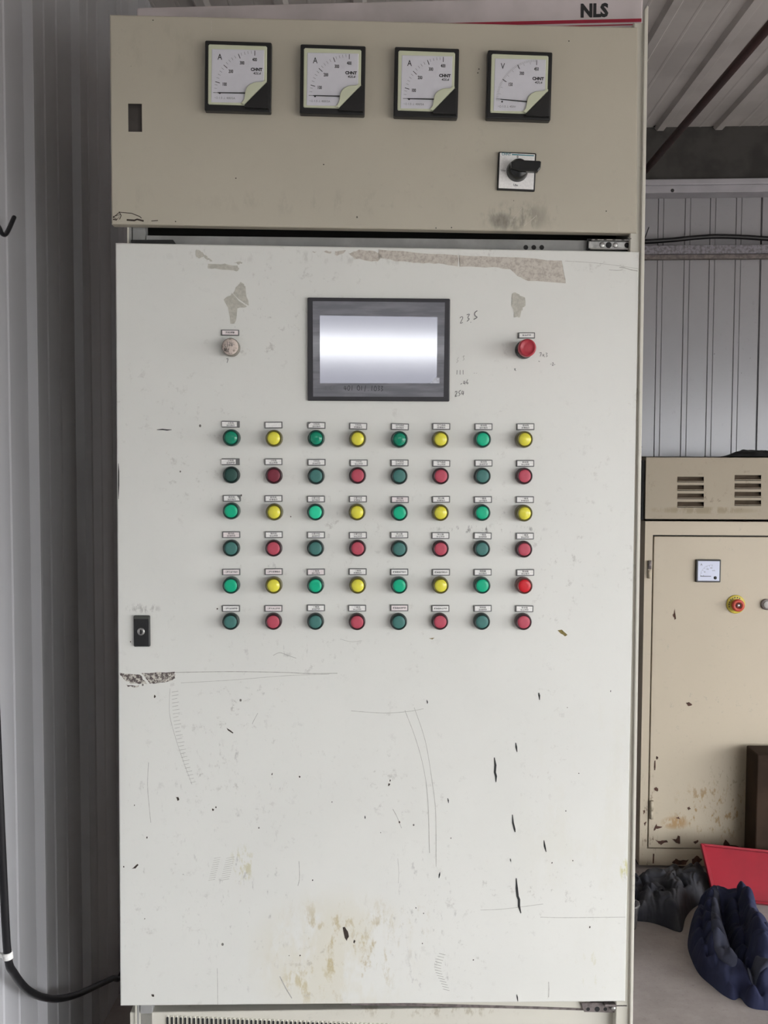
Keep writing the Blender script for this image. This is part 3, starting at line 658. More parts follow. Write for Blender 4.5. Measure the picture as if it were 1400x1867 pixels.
for r in range(6):
    for k in range(8):
        kd = ROWK[r][k]; tall = KIND[kd][3]; m1, m2 = MESH[kd]
        p = C(XS[r][k], YS[r][k], -tall)
        nm = 'indicator_lamp' if r % 2 == 0 else 'push_button'
        o = bpy.data.objects.new(nm, m1); COL.objects.link(o); o.parent = cab; o.location = (p.x, 0, p.z); o['label'] = KIND[kd][4]
        o2 = bpy.data.objects.new('lens' if r % 2 == 0 else 'button_cap', m2); COL.objects.link(o2); o2.parent = o
        tx = rowtext(r, k); tilt = {(0, 2): 1.5, (0, 3): 1.5, (0, 4): 2.2, (0, 0): 1, (3, 6): 0.5, (5, 7): 1.0}.get((r, k), -0.3)
        torn = {(0, 2): 'tl', (2, 0): 'tr'}.get((r, k)); sh = {(0, 0): -0.0015, (1, 0): -0.0025}.get((r, k), 0)
        if (r, k) == (0, 1): tx = None
        name_plate(LX[r][k], LY[r][k], tx, M_pink if (r, k) in ((2, 4), (4, 0), (4, 2), (5, 1), (5, 4), (4, 1), (3, 0)) else M_white, tiltd=tilt, torn=torn, sh=sh)
name_plate(419.5, 606.5, '开机预警', M_pink, 33, 11, tiltd=0.5); name_plate(960, 611.5, '急停按钮', M_white, 31, 11)
# white scribbled button, left
p = C(419.5, 632, -0.020); mb = MB(); mb.lathe([(0.011, 0), (0.0158, 0), (0.0160, -0.014), (0.0150, -0.0185), (0.014, -0.019)], mat('yellowed_grey_ring', (0.25, 0.23, 0.19), 0.5, var=0.3, vs=200), 36)
o = mb.build('push_button', cab, loc=(p.x, 0, p.z)); o['label'] = 'dirty white button scribbled with pen'
mb = MB(); mb.lathe([(0.0148, -0.017), (0.0142, -0.0192), (0.009, -0.0205), (0, -0.021)], residue('scribbled_white_plastic', (0.62, 0.53, 0.47), (0.30, 0.25, 0.21), 170, 0.5, 0.62), 36); mb.build('button_cap', o)
mb = MB(); cp = lambda X, Y: (C(X, Y, -0.0205).x-p.x, C(X, Y, -0.0205).z-p.z)
scrawl(mb, '124', 413, 628, 6, 0.35, 0.0008, M_inkg, cp, -0.0212); scrawl(mb, '302', 408, 640, 5, 0.15, 0.0009, M_ink, cp, -0.0212); scrawl(mb, '51', 409, 634, 6, -0.1, 0.0008, M_inkg, cp, -0.0212); mb.build('pen_writing', o)
# emergency stop, right
p = C(962, 633.5, -0.040); mb = MB(); mb.lathe([(0.010, 0), (0.0162, 0), (0.0166, -0.006), (0.0150, -0.009), (0.0145, -0.017), (0.0108, -0.018), (0.0105, -0.024)], M_blackg, 36)
o = mb.build('emergency_stop', cab, loc=(p.x, 0, p.z)); o['label'] = 'red mushroom stop button'
mb = MB(); mb.lathe([(0.0105, -0.020), (0.0148, -0.022), (0.0158, -0.026), (0.0160, -0.034), (0.0155, -0.0375), (0.0140, -0.0393), (0.0125, -0.0398), (0.0122, -0.0392), (0.006, -0.0396), (0, -0.0396)], lens('faded_red_mushroom', (0.42, 0.028, 0.045), 0.4), 40); mb.build('mushroom_cap', o)

# ---------------- marks on the doors
def jag(pts, n=4, a=0.0012):
    out = []
    for i in range(len(pts)):
        p, q = pts[i], pts[(i+1) % len(pts)]
        for k in range(n): t = k/n; out.append((p[0]*(1-t)+q[0]*t+random.uniform(-a, a), p[1]*(1-t)+q[1]*t+random.uniform(-a, a)))
    return out
def flat(parent, name, polys, m, y=-0.00035, a=0.0012, n=4, label=None):
    mb = MB()
    for pl in polys:
        pts = jag([cl(*p) for p in pl], n, a); t = bmesh.new(); f = t.faces.new([t.verts.new((p[0], y, p[1])) for p in pts])
        bmesh.ops.triangulate(t, faces=[f]); mb.add(t, m)
    o = mb.build(name, parent)
    if label: o['label'] = label
    return o
flat(ld, 'tape_residue', [[(690, 454), (781, 463), (835, 465), (834, 486), (799, 481), (763, 479), (730, 477), (690, 471)], [(838, 465), (923, 469), (1025, 476), (1026, 490), (1032, 517.5), (963, 512), (945, 503), (930, 490), (900, 487), (838, 486.5)],
    [(636, 462), (655, 456), (680, 457), (697, 467), (690, 476), (665, 475), (645, 471)], [(610, 459), (630, 457), (626, 463), (611, 466)], [(585, 457), (604, 459), (602, 462)], [(569, 458), (577, 459), (572, 461)]], M_tape, label='brown grey tape residue band')
flat(ld, 'glue_mark', [[(356, 456), (363, 455), (372, 463), (371, 468), (362, 471), (357, 466)], [(372, 464), (382, 471), (387, 476), (383, 477), (373, 469)], [(379, 481), (410, 481), (432, 485), (436, 490), (432, 494), (405, 492), (380, 489)], [(427, 478), (438, 477), (442, 480), (434, 482)]], M_tape2)
flat(ld, 'glue_mark', [[(436, 516), (441, 515), (448, 523), (453, 558), (446, 553), (424, 534)], [(409, 546), (423, 535), (450, 560), (433, 562), (428, 590), (419, 590), (417, 565)]], M_tape2)
flat(ld, 'glue_mark', [[(935, 536), (942, 534), (956, 544), (957, 556), (951, 568), (944, 580), (936, 576), (932, 552)]], M_tape2, a=0.002)
flat(ld, 'scraped_paint', [[(219, 1227), (255, 1229), (268, 1246), (240, 1247), (228, 1240), (220, 1231)], [(258, 1227), (318, 1226), (319, 1236), (308, 1242), (280, 1246), (272, 1245)], [(230, 1249), (253, 1250), (251, 1253), (233, 1251)]], M_scrape, a=0.0015, label='scraped brown paint at the left edge')
def stroke(px, wd_, t=1.0):
    n = len(px); return [cl(*p) for p in px], [wd_*(0.35 if i in (0, n-1) else 1) for i in range(n)]
mb = MB()
for px, w_ in (([(901, 1381), (903, 1395), (902, 1408), (904, 1415), (904, 1426)], .0042), ([(934, 1485), (935, 1500), (938, 1512), (939, 1517)], .0036), ([(940, 1354), (941, 1362), (942.5, 1371)], .0036),
               ([(982, 1263), (983, 1268), (983.5, 1276)], .0034), ([(991.5, 1532), (993, 1543), (995.5, 1553)], .0034), ([(941, 1601), (942, 1620), (943.5, 1634), (946, 1640), (946, 1652), (949.5, 1665)], .0046),
               ([(778, 1276), (779, 1280), (779, 1283)], .0024), ([(816, 1455), (817, 1459), (817.5, 1464)], .0024), ([(665, 1487), (665.5, 1490), (665.5, 1493)], .0022), ([(930, 1565), (930.5, 1568), (931, 1571)], .002),
               ([(942, 1813), (943, 1818), (944, 1825)], .0024), ([(802, 1590), (801, 1595), (800, 1601)], .003), ([(286, 783.5), (296, 783), (305, 784), (313, 783.5)], .0022), ([(216, 845), (216.5, 860), (216.5, 885), (216, 910)], .002)):
    a, b_ = stroke(px, w_); mb.ribbon(a, b_, -0.0004, M_gouge)
o = mb.build('gouge_marks', ld); o['label'] = 'short black gouges and pen strokes'; o['kind'] = 'stuff'
mb = MB()
for px, w_ in (([(315, 1226), (420, 1224.5), (520, 1226), (560, 1228), (615, 1227.5)], .0012), ([(330, 1245), (420, 1240), (520, 1232), (600, 1229)], .0006), ([(1129, 488), (1137, 488), (1150, 492), (1162, 494)], .0014),
               ([(1110, 492), (1125, 493), (1135, 492)], .0008), ([(1030, 476), (1080, 479), (1130, 485), (1163, 490)], .0006), ([(738, 1295), (757, 1345), (772, 1400), (780, 1460), (783, 1555)], .0008),
               ([(755, 1290), (775, 1350), (787, 1420), (794, 1480), (795, 1580)], .0008), ([(640, 1296), (700, 1300), (745, 1297), (772, 1292)], .0008), ([(985, 1672), (1030, 1673), (1140, 1672)], .0009), ([(876, 1659), (920, 1657), (990, 1648)], .0008),
               ([(271, 1390), (269, 1430), (272, 1470), (275, 1500)], .0008), ([(510, 1780), (520, 1800), (532, 1820)], .0018), ([(1000, 1790), (1000.5, 1805), (1000, 1818)], .0012), ([(396, 1765), (396.5, 1790), (397, 1832)], .0008),
               ([(725, 1565), (727, 1590), (726, 1610)], .0006), ([(545, 1570), (546, 1600), (543, 1615)], .001), ([(310, 1255), (309, 1300), (320, 1345), (335, 1390), (350, 1430)], .0006),
               ([(716, 1475), (724, 1490), (732, 1510)], .0009), ([(470, 1300), (462, 1315), (460, 1320)], .0008), ([(498, 1195), (510, 1190), (525, 1195), (540, 1200)], .0008), ([(620, 1165), (640, 1170), (660, 1168)], .0005)):
    mb.ribbon([cl(*p) for p in cat2(px, 6)], w_, -0.0003, M_scr)
for k in range(26):                      # rows of short rub marks
    t = k/25; x, y_ = 316+34*t*t, 1262+165*t; mb.ribbon([cl(x-3, y_), cl(x+6+random.random()*4, y_-2)], .0007, -0.0003, M_scr)
for k in range(14): y_ = 1738+5*k; x = 800-8*math.sin(k/3); mb.ribbon([cl(x, y_), cl(x+12, y_+3)], .0010, -0.0003, M_scr)
for k in range(11): y_ = 1495+4*k; mb.ribbon([cl(390-k, y_+70), cl(402-k, y_+68)], .0006, -0.0003, M_scr); mb.ribbon([cl(412-k, y_+70), cl(428-k, y_+67)], .0006, -0.0003, M_scr)
o = mb.build('scratches', ld); o['kind'] = 'stuff'; o['label'] = 'fine grey scratches and rub marks'
flat(ld, 'paint_chip', [[(625, 1691), (629, 1690), (634, 1698), (636, 1708), (632, 1715), (628, 1710)]], M_chip, a=0.0005, n=2)
flat(ld, 'paint_chip', [[(321, 1453), (325, 1453), (327, 1458), (324, 1460)]], M_chip, a=0.0003, n=2)
flat(ld, 'paint_chip', [[(413, 1327), (420, 1331), (426, 1336), (424, 1337), (416, 1332)]], M_chip, a=0.0003, n=2)
flat(ld, 'paint_chip', [[(276, 1813), (281, 1813), (281, 1817), (277, 1817)]], M_chip, a=0.0004, n=2)
flat(ld, 'paint_chip', [[(251, 1575), (253, 1577), (247, 1583), (240, 1584), (245, 1580)]], M_chip, a=0.0003, n=2)
flat(ld, 'paint_chip', [[(645, 1713), (648, 1715), (646, 1720), (644, 1718)]], M_chip, a=0.0003, n=2)
flat(ld, 'leaf_stain', [[(1016, 1149), (1024, 1148), (1034, 1157), (1030, 1160), (1022, 1155)], [(782, 1164), (792, 1163), (788, 1166)]], M_olive, a=0.0005, n=2)
mb = MB()
for (x, y_, r) in ((282, 1270, .003), (1113, 1260, .0016), (496, 1411, .002), (546, 1416, .0024), (711, 1423, .002), (709, 1430, .003), (728, 1499, .0024), (394, 1472, .002), (388, 1476, .0025), (1055, 1410, .0012), (770, 1720, .0016), (758, 1655, .0016), (772, 1665, .0014), (863, 1750, .0015), (547, 1742, .0016), (527, 1742, .001),
                   (1006, 1573, .0015), (1044, 1569, .0014), (334, 1594, .0012), (268, 1527, .002), (264, 1675, .0012), (396, 1110, .0018), (1163, 1590, .001), (694, 1518, .0012), (822, 1528, .0012), (570, 1605, .0018), (245, 1468, .0014), (1075, 1690, .002), (238, 1170, .0014), (440, 903, .002), (530, 942, .0013), (226, 1580, .0018), (1034, 1290, .001), (605, 1462, .0012)):
    pts = [(cl(x, y_)[0]+r*math.cos(k)*random.uniform(.4, 1.1), cl(x, y_)[1]+r*math.sin(k)*random.uniform(.6, 1.3)) for k in (0, 1, 2, 3, 4, 5)]
    mb.face([(p[0], -0.00045, p[1]) for p in pts], M_chip)
o = mb.build('specks', ld); o['kind'] = 'stuff'
# number notes written by hand beside the screen
mb = MB()
scrawl(mb, '2', 838, 590, 12, -0.3, 0.0011, M_inkg, cl); scrawl(mb, '3', 850, 586, 12, -0.3, 0.0011, M_inkg, cl); scrawl(mb, '.', 856, 588, 10, 0, 0.0016, M_inkg, cl); scrawl(mb, '5', 863, 583, 15, 0, 0.0016, M_inkg, cl)
scrawl(mb, '5.3', 832, 662, 8, -0.4, 0.0007, M_scr, cl); scrawl(mb, '111', 831, 683, 8, 0, 0.0009, M_inkg, cl); scrawl(mb, '-46', 839, 704, 8, -0.3, 0.0010, M_inkg, cl); scrawl(mb, '254', 829, 723, 9, -0.15, 0.0011, M_inkg, cl)
scrawl(mb, '--..', 863, 683, 6, 0, 0.0006, M_scr, cl); scrawl(mb, '7x3', 983, 650, 8, 0.1, 0.0008, M_inkg, cl); scrawl(mb, 'x', 937, 676, 7, 0, 0.0010, M_inkg, cl); scrawl(mb, '-', 981, 661, 6, 0.3, 0.001, M_inkg, cl); scrawl(mb, '-2-', 1003, 666, 5, 0.1, 0.0009, M_inkg, cl)
scrawl(mb, '7', 412, 662, 8, -0.2, 0.001, M_inkg, cl)
o = mb.build('handwritten_figures', ld); o['kind'] = 'stuff'; o['label'] = 'figures written by pen beside the screen'
# upper door marks
mb = MB()
for px, w_ in (([(206, 397), (218, 387), (240, 389), (255, 395), (258, 398)], .0014), ([(206, 395), (220, 391), (214, 400), (206, 396)], .0011), ([(217, 386), (221, 393), (218, 400)], .0014), ([(206, 400), (213, 401)], .002), ([(231, 401), (245, 402), (250, 400), (262, 403)], .0030), ([(276, 403), (288, 402)], .0014)):
    mb.ribbon([cl(*p) for p in px], w_, -0.0003, M_chip)
o = mb.build('scratches', ud); o['label'] = 'dark scratched outline in the lower left corner'
mb = MB()
for px, w_ in (([(930, 405), (943, 390), (951, 380)], .0009), ([(955, 412), (968, 402), (978, 393)], .001), ([(385, 36), (386, 55), (385, 68)], .001), ([(1128, 400), (1128.5, 421)], .0006)):
    mb.ribbon([cl(*p) for p in px], w_, -0.0003, M_tape)
for x, y_ in ((873, 126), (871, 133), (320, 404), (1037, 75), (823, 415), (1105, 385), (279, 37), (430, 325), (590, 300)):
    q = cl(x, y_); mb.lathe([(0, -0.0003), (0.0012, -0.0003)], M_chip, 6, Matrix.Translation((q[0], 0, q[1])))
o = mb.build('fine_scratches', ud); o['kind'] = 'stuff'

# ------------------------------------------------------------------ white box lying on the cabinet
bz = SHT
def onb(px, py, a, b_):    # point on the vertical plane through cabinet-local a,b
    A = CAB_M @ Vector((a[0], a[1], 0)); B = CAB_M @ Vector((b_[0], b_[1], 0)); d = B-A; n = Vector((-d.y, d.x, 0)).normalized()
    return on_plane(px, py, A, n)
A_ = (C(1171.5, 30, 0.03).x, 0.030); B_ = (fxL+0.005, 0.115)
Aw = CAB_M @ Vector((A_[0], A_[1], bz)); Bw = CAB_M @ Vector((B_[0], B_[1], bz)); dv = (Bw-Aw); Lb = dv.length; dv.normalize()
box_rot = math.atan2(-dv.y, -dv.x)
BXM = Matrix.Translation(Aw) @ Matrix.Rotation(box_rot, 4, 'Z'); BXI = BXM.inverted()      # local x: 0 at the right end, going negative to the left
def bx(px, py):
    q = BXI @ onb(px, py, A_, B_); return (q.x, q.z)
M_box = mat('soiled_white_carton', (0.62, 0.56, 0.56), 0.65, col2=(0.50, 0.46, 0.45), vs=6, bump=0.1, bs=40)
M_redp = mat('crimson_print', (0.36, 0.012, 0.04), 0.5, var=0.15, vs=30)
tp_l = bx(232, 23); tp_r = bx(1172, -12); tp_m = bx(700, 6)
bxo = empty('carton', Aw, box_rot, 'long white box with red stripe and black lettering lying on top of the cabinet', 'box')
hbx = max(0.06, tp_m[1])
mb = MB(); mb.box(-Lb-0.005, 0, 0, 0.035, 0.0, hbx, M_box, 0.003, 2); mb.build('box_body', bxo)
mb = MB(); y = -0.0006
z1 = bx(1172, 37)[1]; mb.ribbon([(-Lb, z1), (-0.5, z1), (-0.002, z1)], 0.0062, y, M_redp); mb.ribbon([(-Lb, z1-0.0075), (-0.002, z1-0.0075)], 0.0022, y, M_redp)
mb.build('red_stripe', bxo)
mb = MB(); q = bx(1083, 20.5); q2 = bx(1057, 20); q3 = bx(1108, 20); hz = bx(1083, 8.5)[1]-bx(1083, 32.5)[1]
mb.text('NLS', hz*1.37, q[0], q[1], y, M_ink, bold=0.0016, sx=0.90); mb.build('lettering', bxo)

# ------------------------------------------------------------------ things on the left wall
M_cable = mat('black_rubber_cable', (0.008, 0.008, 0.010), 0.35, var=0.1)
def smooth_path(pts, n=8):
    out = []; P = [Vector(p) for p in pts]
    for i in range(len(P)-1):
        p0, p1, p2, p3 = P[max(i-1, 0)], P[i], P[i+1], P[min(i+2, len(P)-1)]
        for k in range(n):
            t = k/n; out.append(0.5*((2*p1)+(-p0+p2)*t+(2*p0-5*p1+4*p2-p3)*t*t+(-p0+3*p1-3*p2+p3)*t**3))
    out.append(P[-1]); return out
def WX(px, py, X): return on_plane(px, py, Vector((X, 0, 0)), Vector((1, 0, 0)))
xo = XL+0.030
pts = [WX(-30, 900, xo), WX(-14, 1150, xo), WX(-3, 1400, xo), WX(6, 1600, xo), WX(14, 1740, xo), WX(26, 1775, xo)]
pe = [WX(55, 1808, xo), WX(95, 1821, xo), WX(135, 1815, xo), WX(175, 1798, xo), WX(205, 1784, xo), WX(222, 1776, xo)]
e = pe[-1]; pts = pts+pe+[e+Vector((0.005, 0.15, 0.045)), e+Vector((0.03, 0.5, 0.05))]
mb = MB(); mb.tube(smooth_path(pts), 0.0072, M_cable, 12); co = mb.build('power_cable'); tag(co, 'thick black cable hanging on the left wall and curving behind the cabinet', 'cable')
c = WX(14, 1742, xo); mb = MB(); mb.lathe([(0.0068, -0.006), (0.0092, -0.006), (0.0092, -0.001), (0.0082, 0), (0.0092, 0.001), (0.0092, 0.006), (0.0068, 0.006)], M_white, 20, Matrix.Rotation(PI/2, 4, 'X') @ Matrix.Rotation(0.1, 4, 'Z'))
mb.box(-0.028, -0.0068, -0.003, 0.003, -0.004, 0.004, M_white, 0.001)
o = mb.build('cable_clip', loc=c); tag(o, 'white plastic clip holding the black cable to the left wall', 'clip')
mb = MB(); pts = [WX(-14, 404, XL+0.03), WX(-2, 414, XL+0.03), WX(3, 425, XL+0.03), WX(9, 428, XL+0.03), WX(15, 420, XL+0.03), WX(24, 400, XL+0.03), WX(26, 396, XL+0.03)]
pts = [Vector((XL+0.001, pts[0].y-0.02, pts[0].z+0.005))]+pts
mb.tube(smooth_path(pts, 6), 0.0042, M_cable, 8); tag(mb.build('wall_hook'), 'small black wire hook on the left wall near the upper left', 'hook')

# ------------------------------------------------------------------ right: conduit rail, cable, roof rod
def lerp(a, b, t): return a*(1-t)+b*t
d0 = -0.045
zr = WB(1290, 446.5, d0).z; zr2 = WB(1290, 470, d0).z
mb = MB(); mm = mat('speckled_galvanised_rail', (0.26, 0.25, 0.28), 0.5, metal=0.2, col2=(0.14, 0.13, 0.14), vs=90)
hgt = zr-zr2
mb.box(-2.0, 3.6, -0.045, -0.001, zr-hgt*0.68, zr, mm, 0.002); mb.box(-2.0, 3.6, -0.030, -0.001, zr2, zr-hgt*0.68, M_rsteel, 0.001)  # lower brown strip is the shadow under the rail, set as colour
tag(mb.build('wall_rail', loc=B0, rot=(0, 0, BR)), 'grey speckled metal rail running along the back wall under the black cable', 'rail')
mb = MB(); mb.tube(smooth_path([BM @ WB(px, py, -0.035) for px, py in ((1090, 446), (1150, 441), (1185, 440), (1230, 437), (1270, 433), (1310, 431), (1360, 432.5), (1400, 435), (1480, 437), (1600, 436))]), 0.0095, M_cable, 8)
tag(mb.build('black_cable'), 'thin black cable lying along the top of the wall rail', 'cable')
mb = MB(); mb.tube(smooth_path([BM @ WB(px, py, -0.035) for px, py in ((1172, 442), (1179, 425), (1183, 414))], 4), 0.0022, M_cable, 6); tag(mb.build('wire_end'), 'short loose wire end sticking up beside the cabinet edge', 'wire')
a = WY(1183, 303, 3.80); b_ = WY(1400, 50, 2.62); dd = (b_-a).normalized()
mb = MB(); mb.tube([a-dd*0.25, b_+dd*3.0], 0.0135, mat('rust_red_brown_rod', (0.06, 0.018, 0.014), 0.6, var=0.4, vs=20), 12)
tag(mb.build('roof_rod'), 'dark red-brown steel rod running under the roof sheets', 'rod')

# ------------------------------------------------------------------ second cabinet
Y2 = 3.25
TAN = (0.50, 0.435, 0.33)
def p2(px, py, Y=Y2): q = WY(px, py, Y); return q.x, q.z
def patch2(px, py, rx, ry, col, st, sc=40, th=0.5):
    x, z = p2(px, py); return (x-X2, z, rx*Y2/1750, ry*Y2/1750, col, st, sc, th)
X2 = p2(1170, 1300)[0]
M_tan = paint('chipped_tan_paint', TAN, rough=0.45, chips=0.5, chipcol=(0.12, 0.06, 0.035), dirt=0.6, chipscale=16, patches=[
    patch2(1300, 1480, 90, 70, (0.30, 0.18, 0.06), 0.85, 45, 0.52), patch2(1230, 1500, 30, 15, (0.35, 0.2, 0.07), 0.8, 30, 0.4), patch2(1340, 1450, 80, 100, (0.2, 0.14, 0.08), 0.5, 70, 0.55), patch2(1180, 1500, 25, 110, (0.10, 0.05, 0.03), 0.9, 60, 0.55), patch2(1370, 1552, 60, 12, (0.12, 0.055, 0.03), 1.0, 40, 0.4)])
M_hood = paint('dusty_tan_hood_paint', (0.36, 0.31, 0.235), rough=0.6, chips=0.2, chipcol=(0.10, 0.07, 0.05), dirt=0.9, dirtcol=(0.16, 0.13, 0.10), chipscale=20, patches=[patch2(1280, 930, 120, 8, (0.2, 0.16, 0.09), 0.6, 20, 0.4)])
c2 = empty('steel_cabinet', (X2, Y2, 0), 0, 'lower tan steel cabinet with rust-chipped door and small meter', 'cabinet')
def l2(px, py, Y=Y2): q = WY(px, py, Y); return (q.x-X2, q.z)
zt2 = l2(1250, 949)[1]; W2 = 1.05
mb = MB(); dx0 = l2(1186, 1200)[0]; dzt = l2(1300, 976)[1]; dzb = l2(1300, 1549)[1]
holed(mb, 0, W2, 0.01, zt2, [(dx0, W2-0.06, dzb, dzt)], 0, 0.02, M_tan)
mb.box(0, 0.004, 0.02, 0.5, 0.01, zt2, M_tan); mb.box(W2-0.004, W2, 0.02, 0.5, 0.01, zt2, M_tan); mb.box(0, W2, 0.496, 0.5, 0.01, zt2, M_tan); mb.box(0, W2, 0, 0.5, zt2-0.003, zt2, M_tan)
mb.box(0.01, W2-0.01, 0.03, 0.034, 0.01, zt2-0.01, M_dark); mb.box(0.003, W2, 0.03, 0.5, 0, 0.012, M_dark); mb.build('cabinet_body', c2)
mb = MB(); mb.box(dx0+0.004, W2-0.063, -0.001, 0.022, dzb+0.004, dzt-0.005, M_tan, 0.002, 2); dr = mb.build('cabinet_door', c2)
# hood with louvres
hx0 = l2(1175.5, 890)[0]; hz1 = l2(1250, 832.5)[1]; hz0 = l2(1250, 946)[1]
holes = []; LV = []
for cx, dy in ((1257, 0), (1361, -3), (1465, -6)):
    for k in range(4):
        a = l2(cx-24, 869+15.2*k+dy); b_ = l2(cx+24, 879.5+15.2*k+dy); holes.append((a[0], b_[0], b_[1], a[1]))
hx1 = hx0+W2-0.02; mb = MB()
mb2 = MB(); holed(mb, hx0, hx1, hz0, hz1, holes, -0.012, -0.010, M_hood)
mb.box(hx0, hx0+0.003, -0.010, 0.48, hz0, hz1, M_hood); mb.box(hx1-0.003, hx1, -0.010, 0.48, hz0, hz1, M_hood); mb.box(hx0, hx1, -0.012, 0.48, hz1-0.003, hz1, M_hood); mb.box(hx0, hx1, 0.47, 0.48, hz0, hz1, M_hood)
hd = mb.build('ventilation_hood', c2)
mb = MB(); mb.box(hx0+0.005, hx1-0.005, 0.03, 0.033, hz0, hz1-0.004, M_dark); mb.build('hood_liner', c2)
M_louv = mat('shaded_brown_louvre_paint', (0.13, 0.095, 0.065), 0.6, var=0.2, vs=40)  # darker than the hood paint to put in the shade of the recesses
a, b_, zb_, zt_ = holes[0]; wv, hv = b_-a, zt_-zb_
mb = MB(); n = 6
prof = [(0.016, hv), (0.013, hv*0.75), (0.008, hv*0.5), (0.002, hv*0.32), (-0.004, hv*0.20)]
for (y0, z0), (y1, z1) in zip(prof, prof[1:]):
    mb.face([(0, y0, z0), (0, y1, z1), (wv, y1, z1), (wv, y0, z0)], M_louv); mb.face([(0, y0+0.001, z0), (wv, y0+0.001, z0), (wv, y1+0.001, z1), (0, y1+0.001, z1)], M_louv)
mb.box(0, wv, -0.007, -0.002, hv*0.12, hv*0.24, M_hood, 0.001)
lv0 = mb.build('louver', hd)
for i, h in enumerate(holes):
    if i == 0: lv0.location = (h[0], -0.010, h[2])
    else: copy(lv0, hd, (h[0], -0.010, h[2]))
mb = MB(); a = l2(1160, 836, Y2+0.25); mb.box(hx0-0.012, hx0-0.002, -0.003, 0.42, hz0-0.004, hz1-0.012, M_dark, 0.002); mb.build('hood_side_strip', c2)  # near-black strip along the left side of the hood
# hinges
for cx, y0_, y1_ in ((1183.5, 1022, 1054), (1187.5, 1459, 1492)):
    a = l2(cx, y0_); b_ = l2(cx, y1_); mb = MB()
    mb.tube([(0, -0.006, 0), (0, -0.006, (b_[1]-a[1])*0.48)], 0.0065, M_rsteel if y0_ < 1100 else M_tan, 10); mb.tube([(0, -0.006, (b_[1]-a[1])*0.52), (0, -0.006, b_[1]-a[1])], 0.0058, M_tan, 10)
    mb.box(-0.006, 0.006, -0.006, 0.0, b_[1]-a[1], 0, M_tan, 0.001); mb.build('hinge', c2, loc=(a[0], 0, a[1]))
# its meter
a = l2(1267.5, 1019.5); b_ = l2(1311.5, 1061); mw, mh = b_[0]-a[0], a[1]-b_[1]
mb = MB(); mb.box(0, mw, -0.012, 0.0, -mh, 0, M_black, 0.002); mo = mb.build('panel_meter', c2, loc=(a[0], -0.001, a[1]))
mb = MB(); mb.box(0.005, mw-0.005, -0.0135, -0.011, -mh+0.005, -0.005, mat('blue_white_dial', (0.60, 0.64, 0.78), 0.4, var=0.05), 0.001); mb.build('dial_face', mo)
mb = MB(); y = -0.0138; cx, cz = mw*0.62, -mh*0.72
for k in range(0, 19):
    t = math.radians(88+k*5); r0 = mw*(0.44 if k % 3 else 0.40); mb.ribbon([(cx+r0*math.cos(t), cz+r0*math.sin(t)), (cx+mw*0.47*math.cos(t), cz+mw*0.47*math.sin(t))], 0.0007, y, M_ink)
mb.ribbon([(mw*0.16, -mh*0.73), (mw*0.60, -mh*0.73)], 0.002, y, M_ink)
for t, s in ((178, '0'), (150, '50'), (122, '100'), (95, '150')):
    t_ = math.radians(t); mb.text(s, 0.007, cx+mw*0.33*math.cos(t_), cz+mw*0.33*math.sin(t_), y, M_ink, sx=0.8)
mb.text('A', 0.010, mw*0.2, -mh*0.22, y, M_ink); mb.text('kWh', 0.005, mw*0.7, -mh*0.48, y, M_ink)
mb.lathe([(0, y-0.0015), (0.0045, y-0.0015), (0.0055, y)], M_black, 16, Matrix.Translation((mw*0.77, 0, -mh*0.80))); mb.build('dial_print', mo)
# emergency stop with yellow ring
a = l2(1340.5, 1101.5); mb = MB(); mb.lathe([(0.012, 0), (0.0305, 0), (0.0315, -0.003), (0.0290, -0.005), (0.012, -0.005)], mat('yellow_stop_ring', (0.62, 0.50, 0.07), 0.45, var=0.15, vs=80), 40)
for k in range(8):
    t = math.radians(60+k*20); mb.lathe([(0, -0.0055), (0.0022, -0.0055)], M_black, 8, Matrix.Translation((0.0235*math.cos(t), 0, 0.0235*math.sin(t))))
es = mb.build('emergency_stop', c2, loc=(a[0], -0.001, a[1])); es['label'] = 'red turn button on yellow ring'
mb = MB(); mb.lathe([(0.012, -0.004), (0.012, -0.014), (0.0195, -0.016), (0.0210, -0.020), (0.0205, -0.027), (0.018, -0.030), (0.010, -0.0305), (0.010, -0.029), (0, -0.029)], mat('orange_red_cap', (0.50, 0.055, 0.03), 0.4, var=0.15, vs=60), 36)
mb.build('mushroom_cap', es, loc=(0.001, 0, -0.001))
mb = MB(); mb.lathe([(0, -0.0318), (0.004, -0.0318), (0.0045, -0.031)], M_steel, 16); mb.lathe([(0.0065, -0.031), (0.007, -0.032), (0.0088, -0.032), (0.0092, -0.031)], M_ink, 20); mb.build('cap_emblem', es)
a = l2(1396, 1101.5); mb = MB(); mb.lathe([(0.010, 0), (0.0185, 0), (0.0185, -0.008), (0.0165, -0.010), (0.013, -0.010)], M_rsteel, 30); ko = mb.build('round_knob', c2, loc=(a[0], -0.001, a[1]))
mb = MB(); mb.lathe([(0.013, -0.008), (0.0125, -0.014), (0.011, -0.0155), (0, -0.016)], mat('pale_grey_knob_cap', (0.5, 0.49, 0.47), 0.35, var=0.1), 30); mb.build('knob_cap', ko)
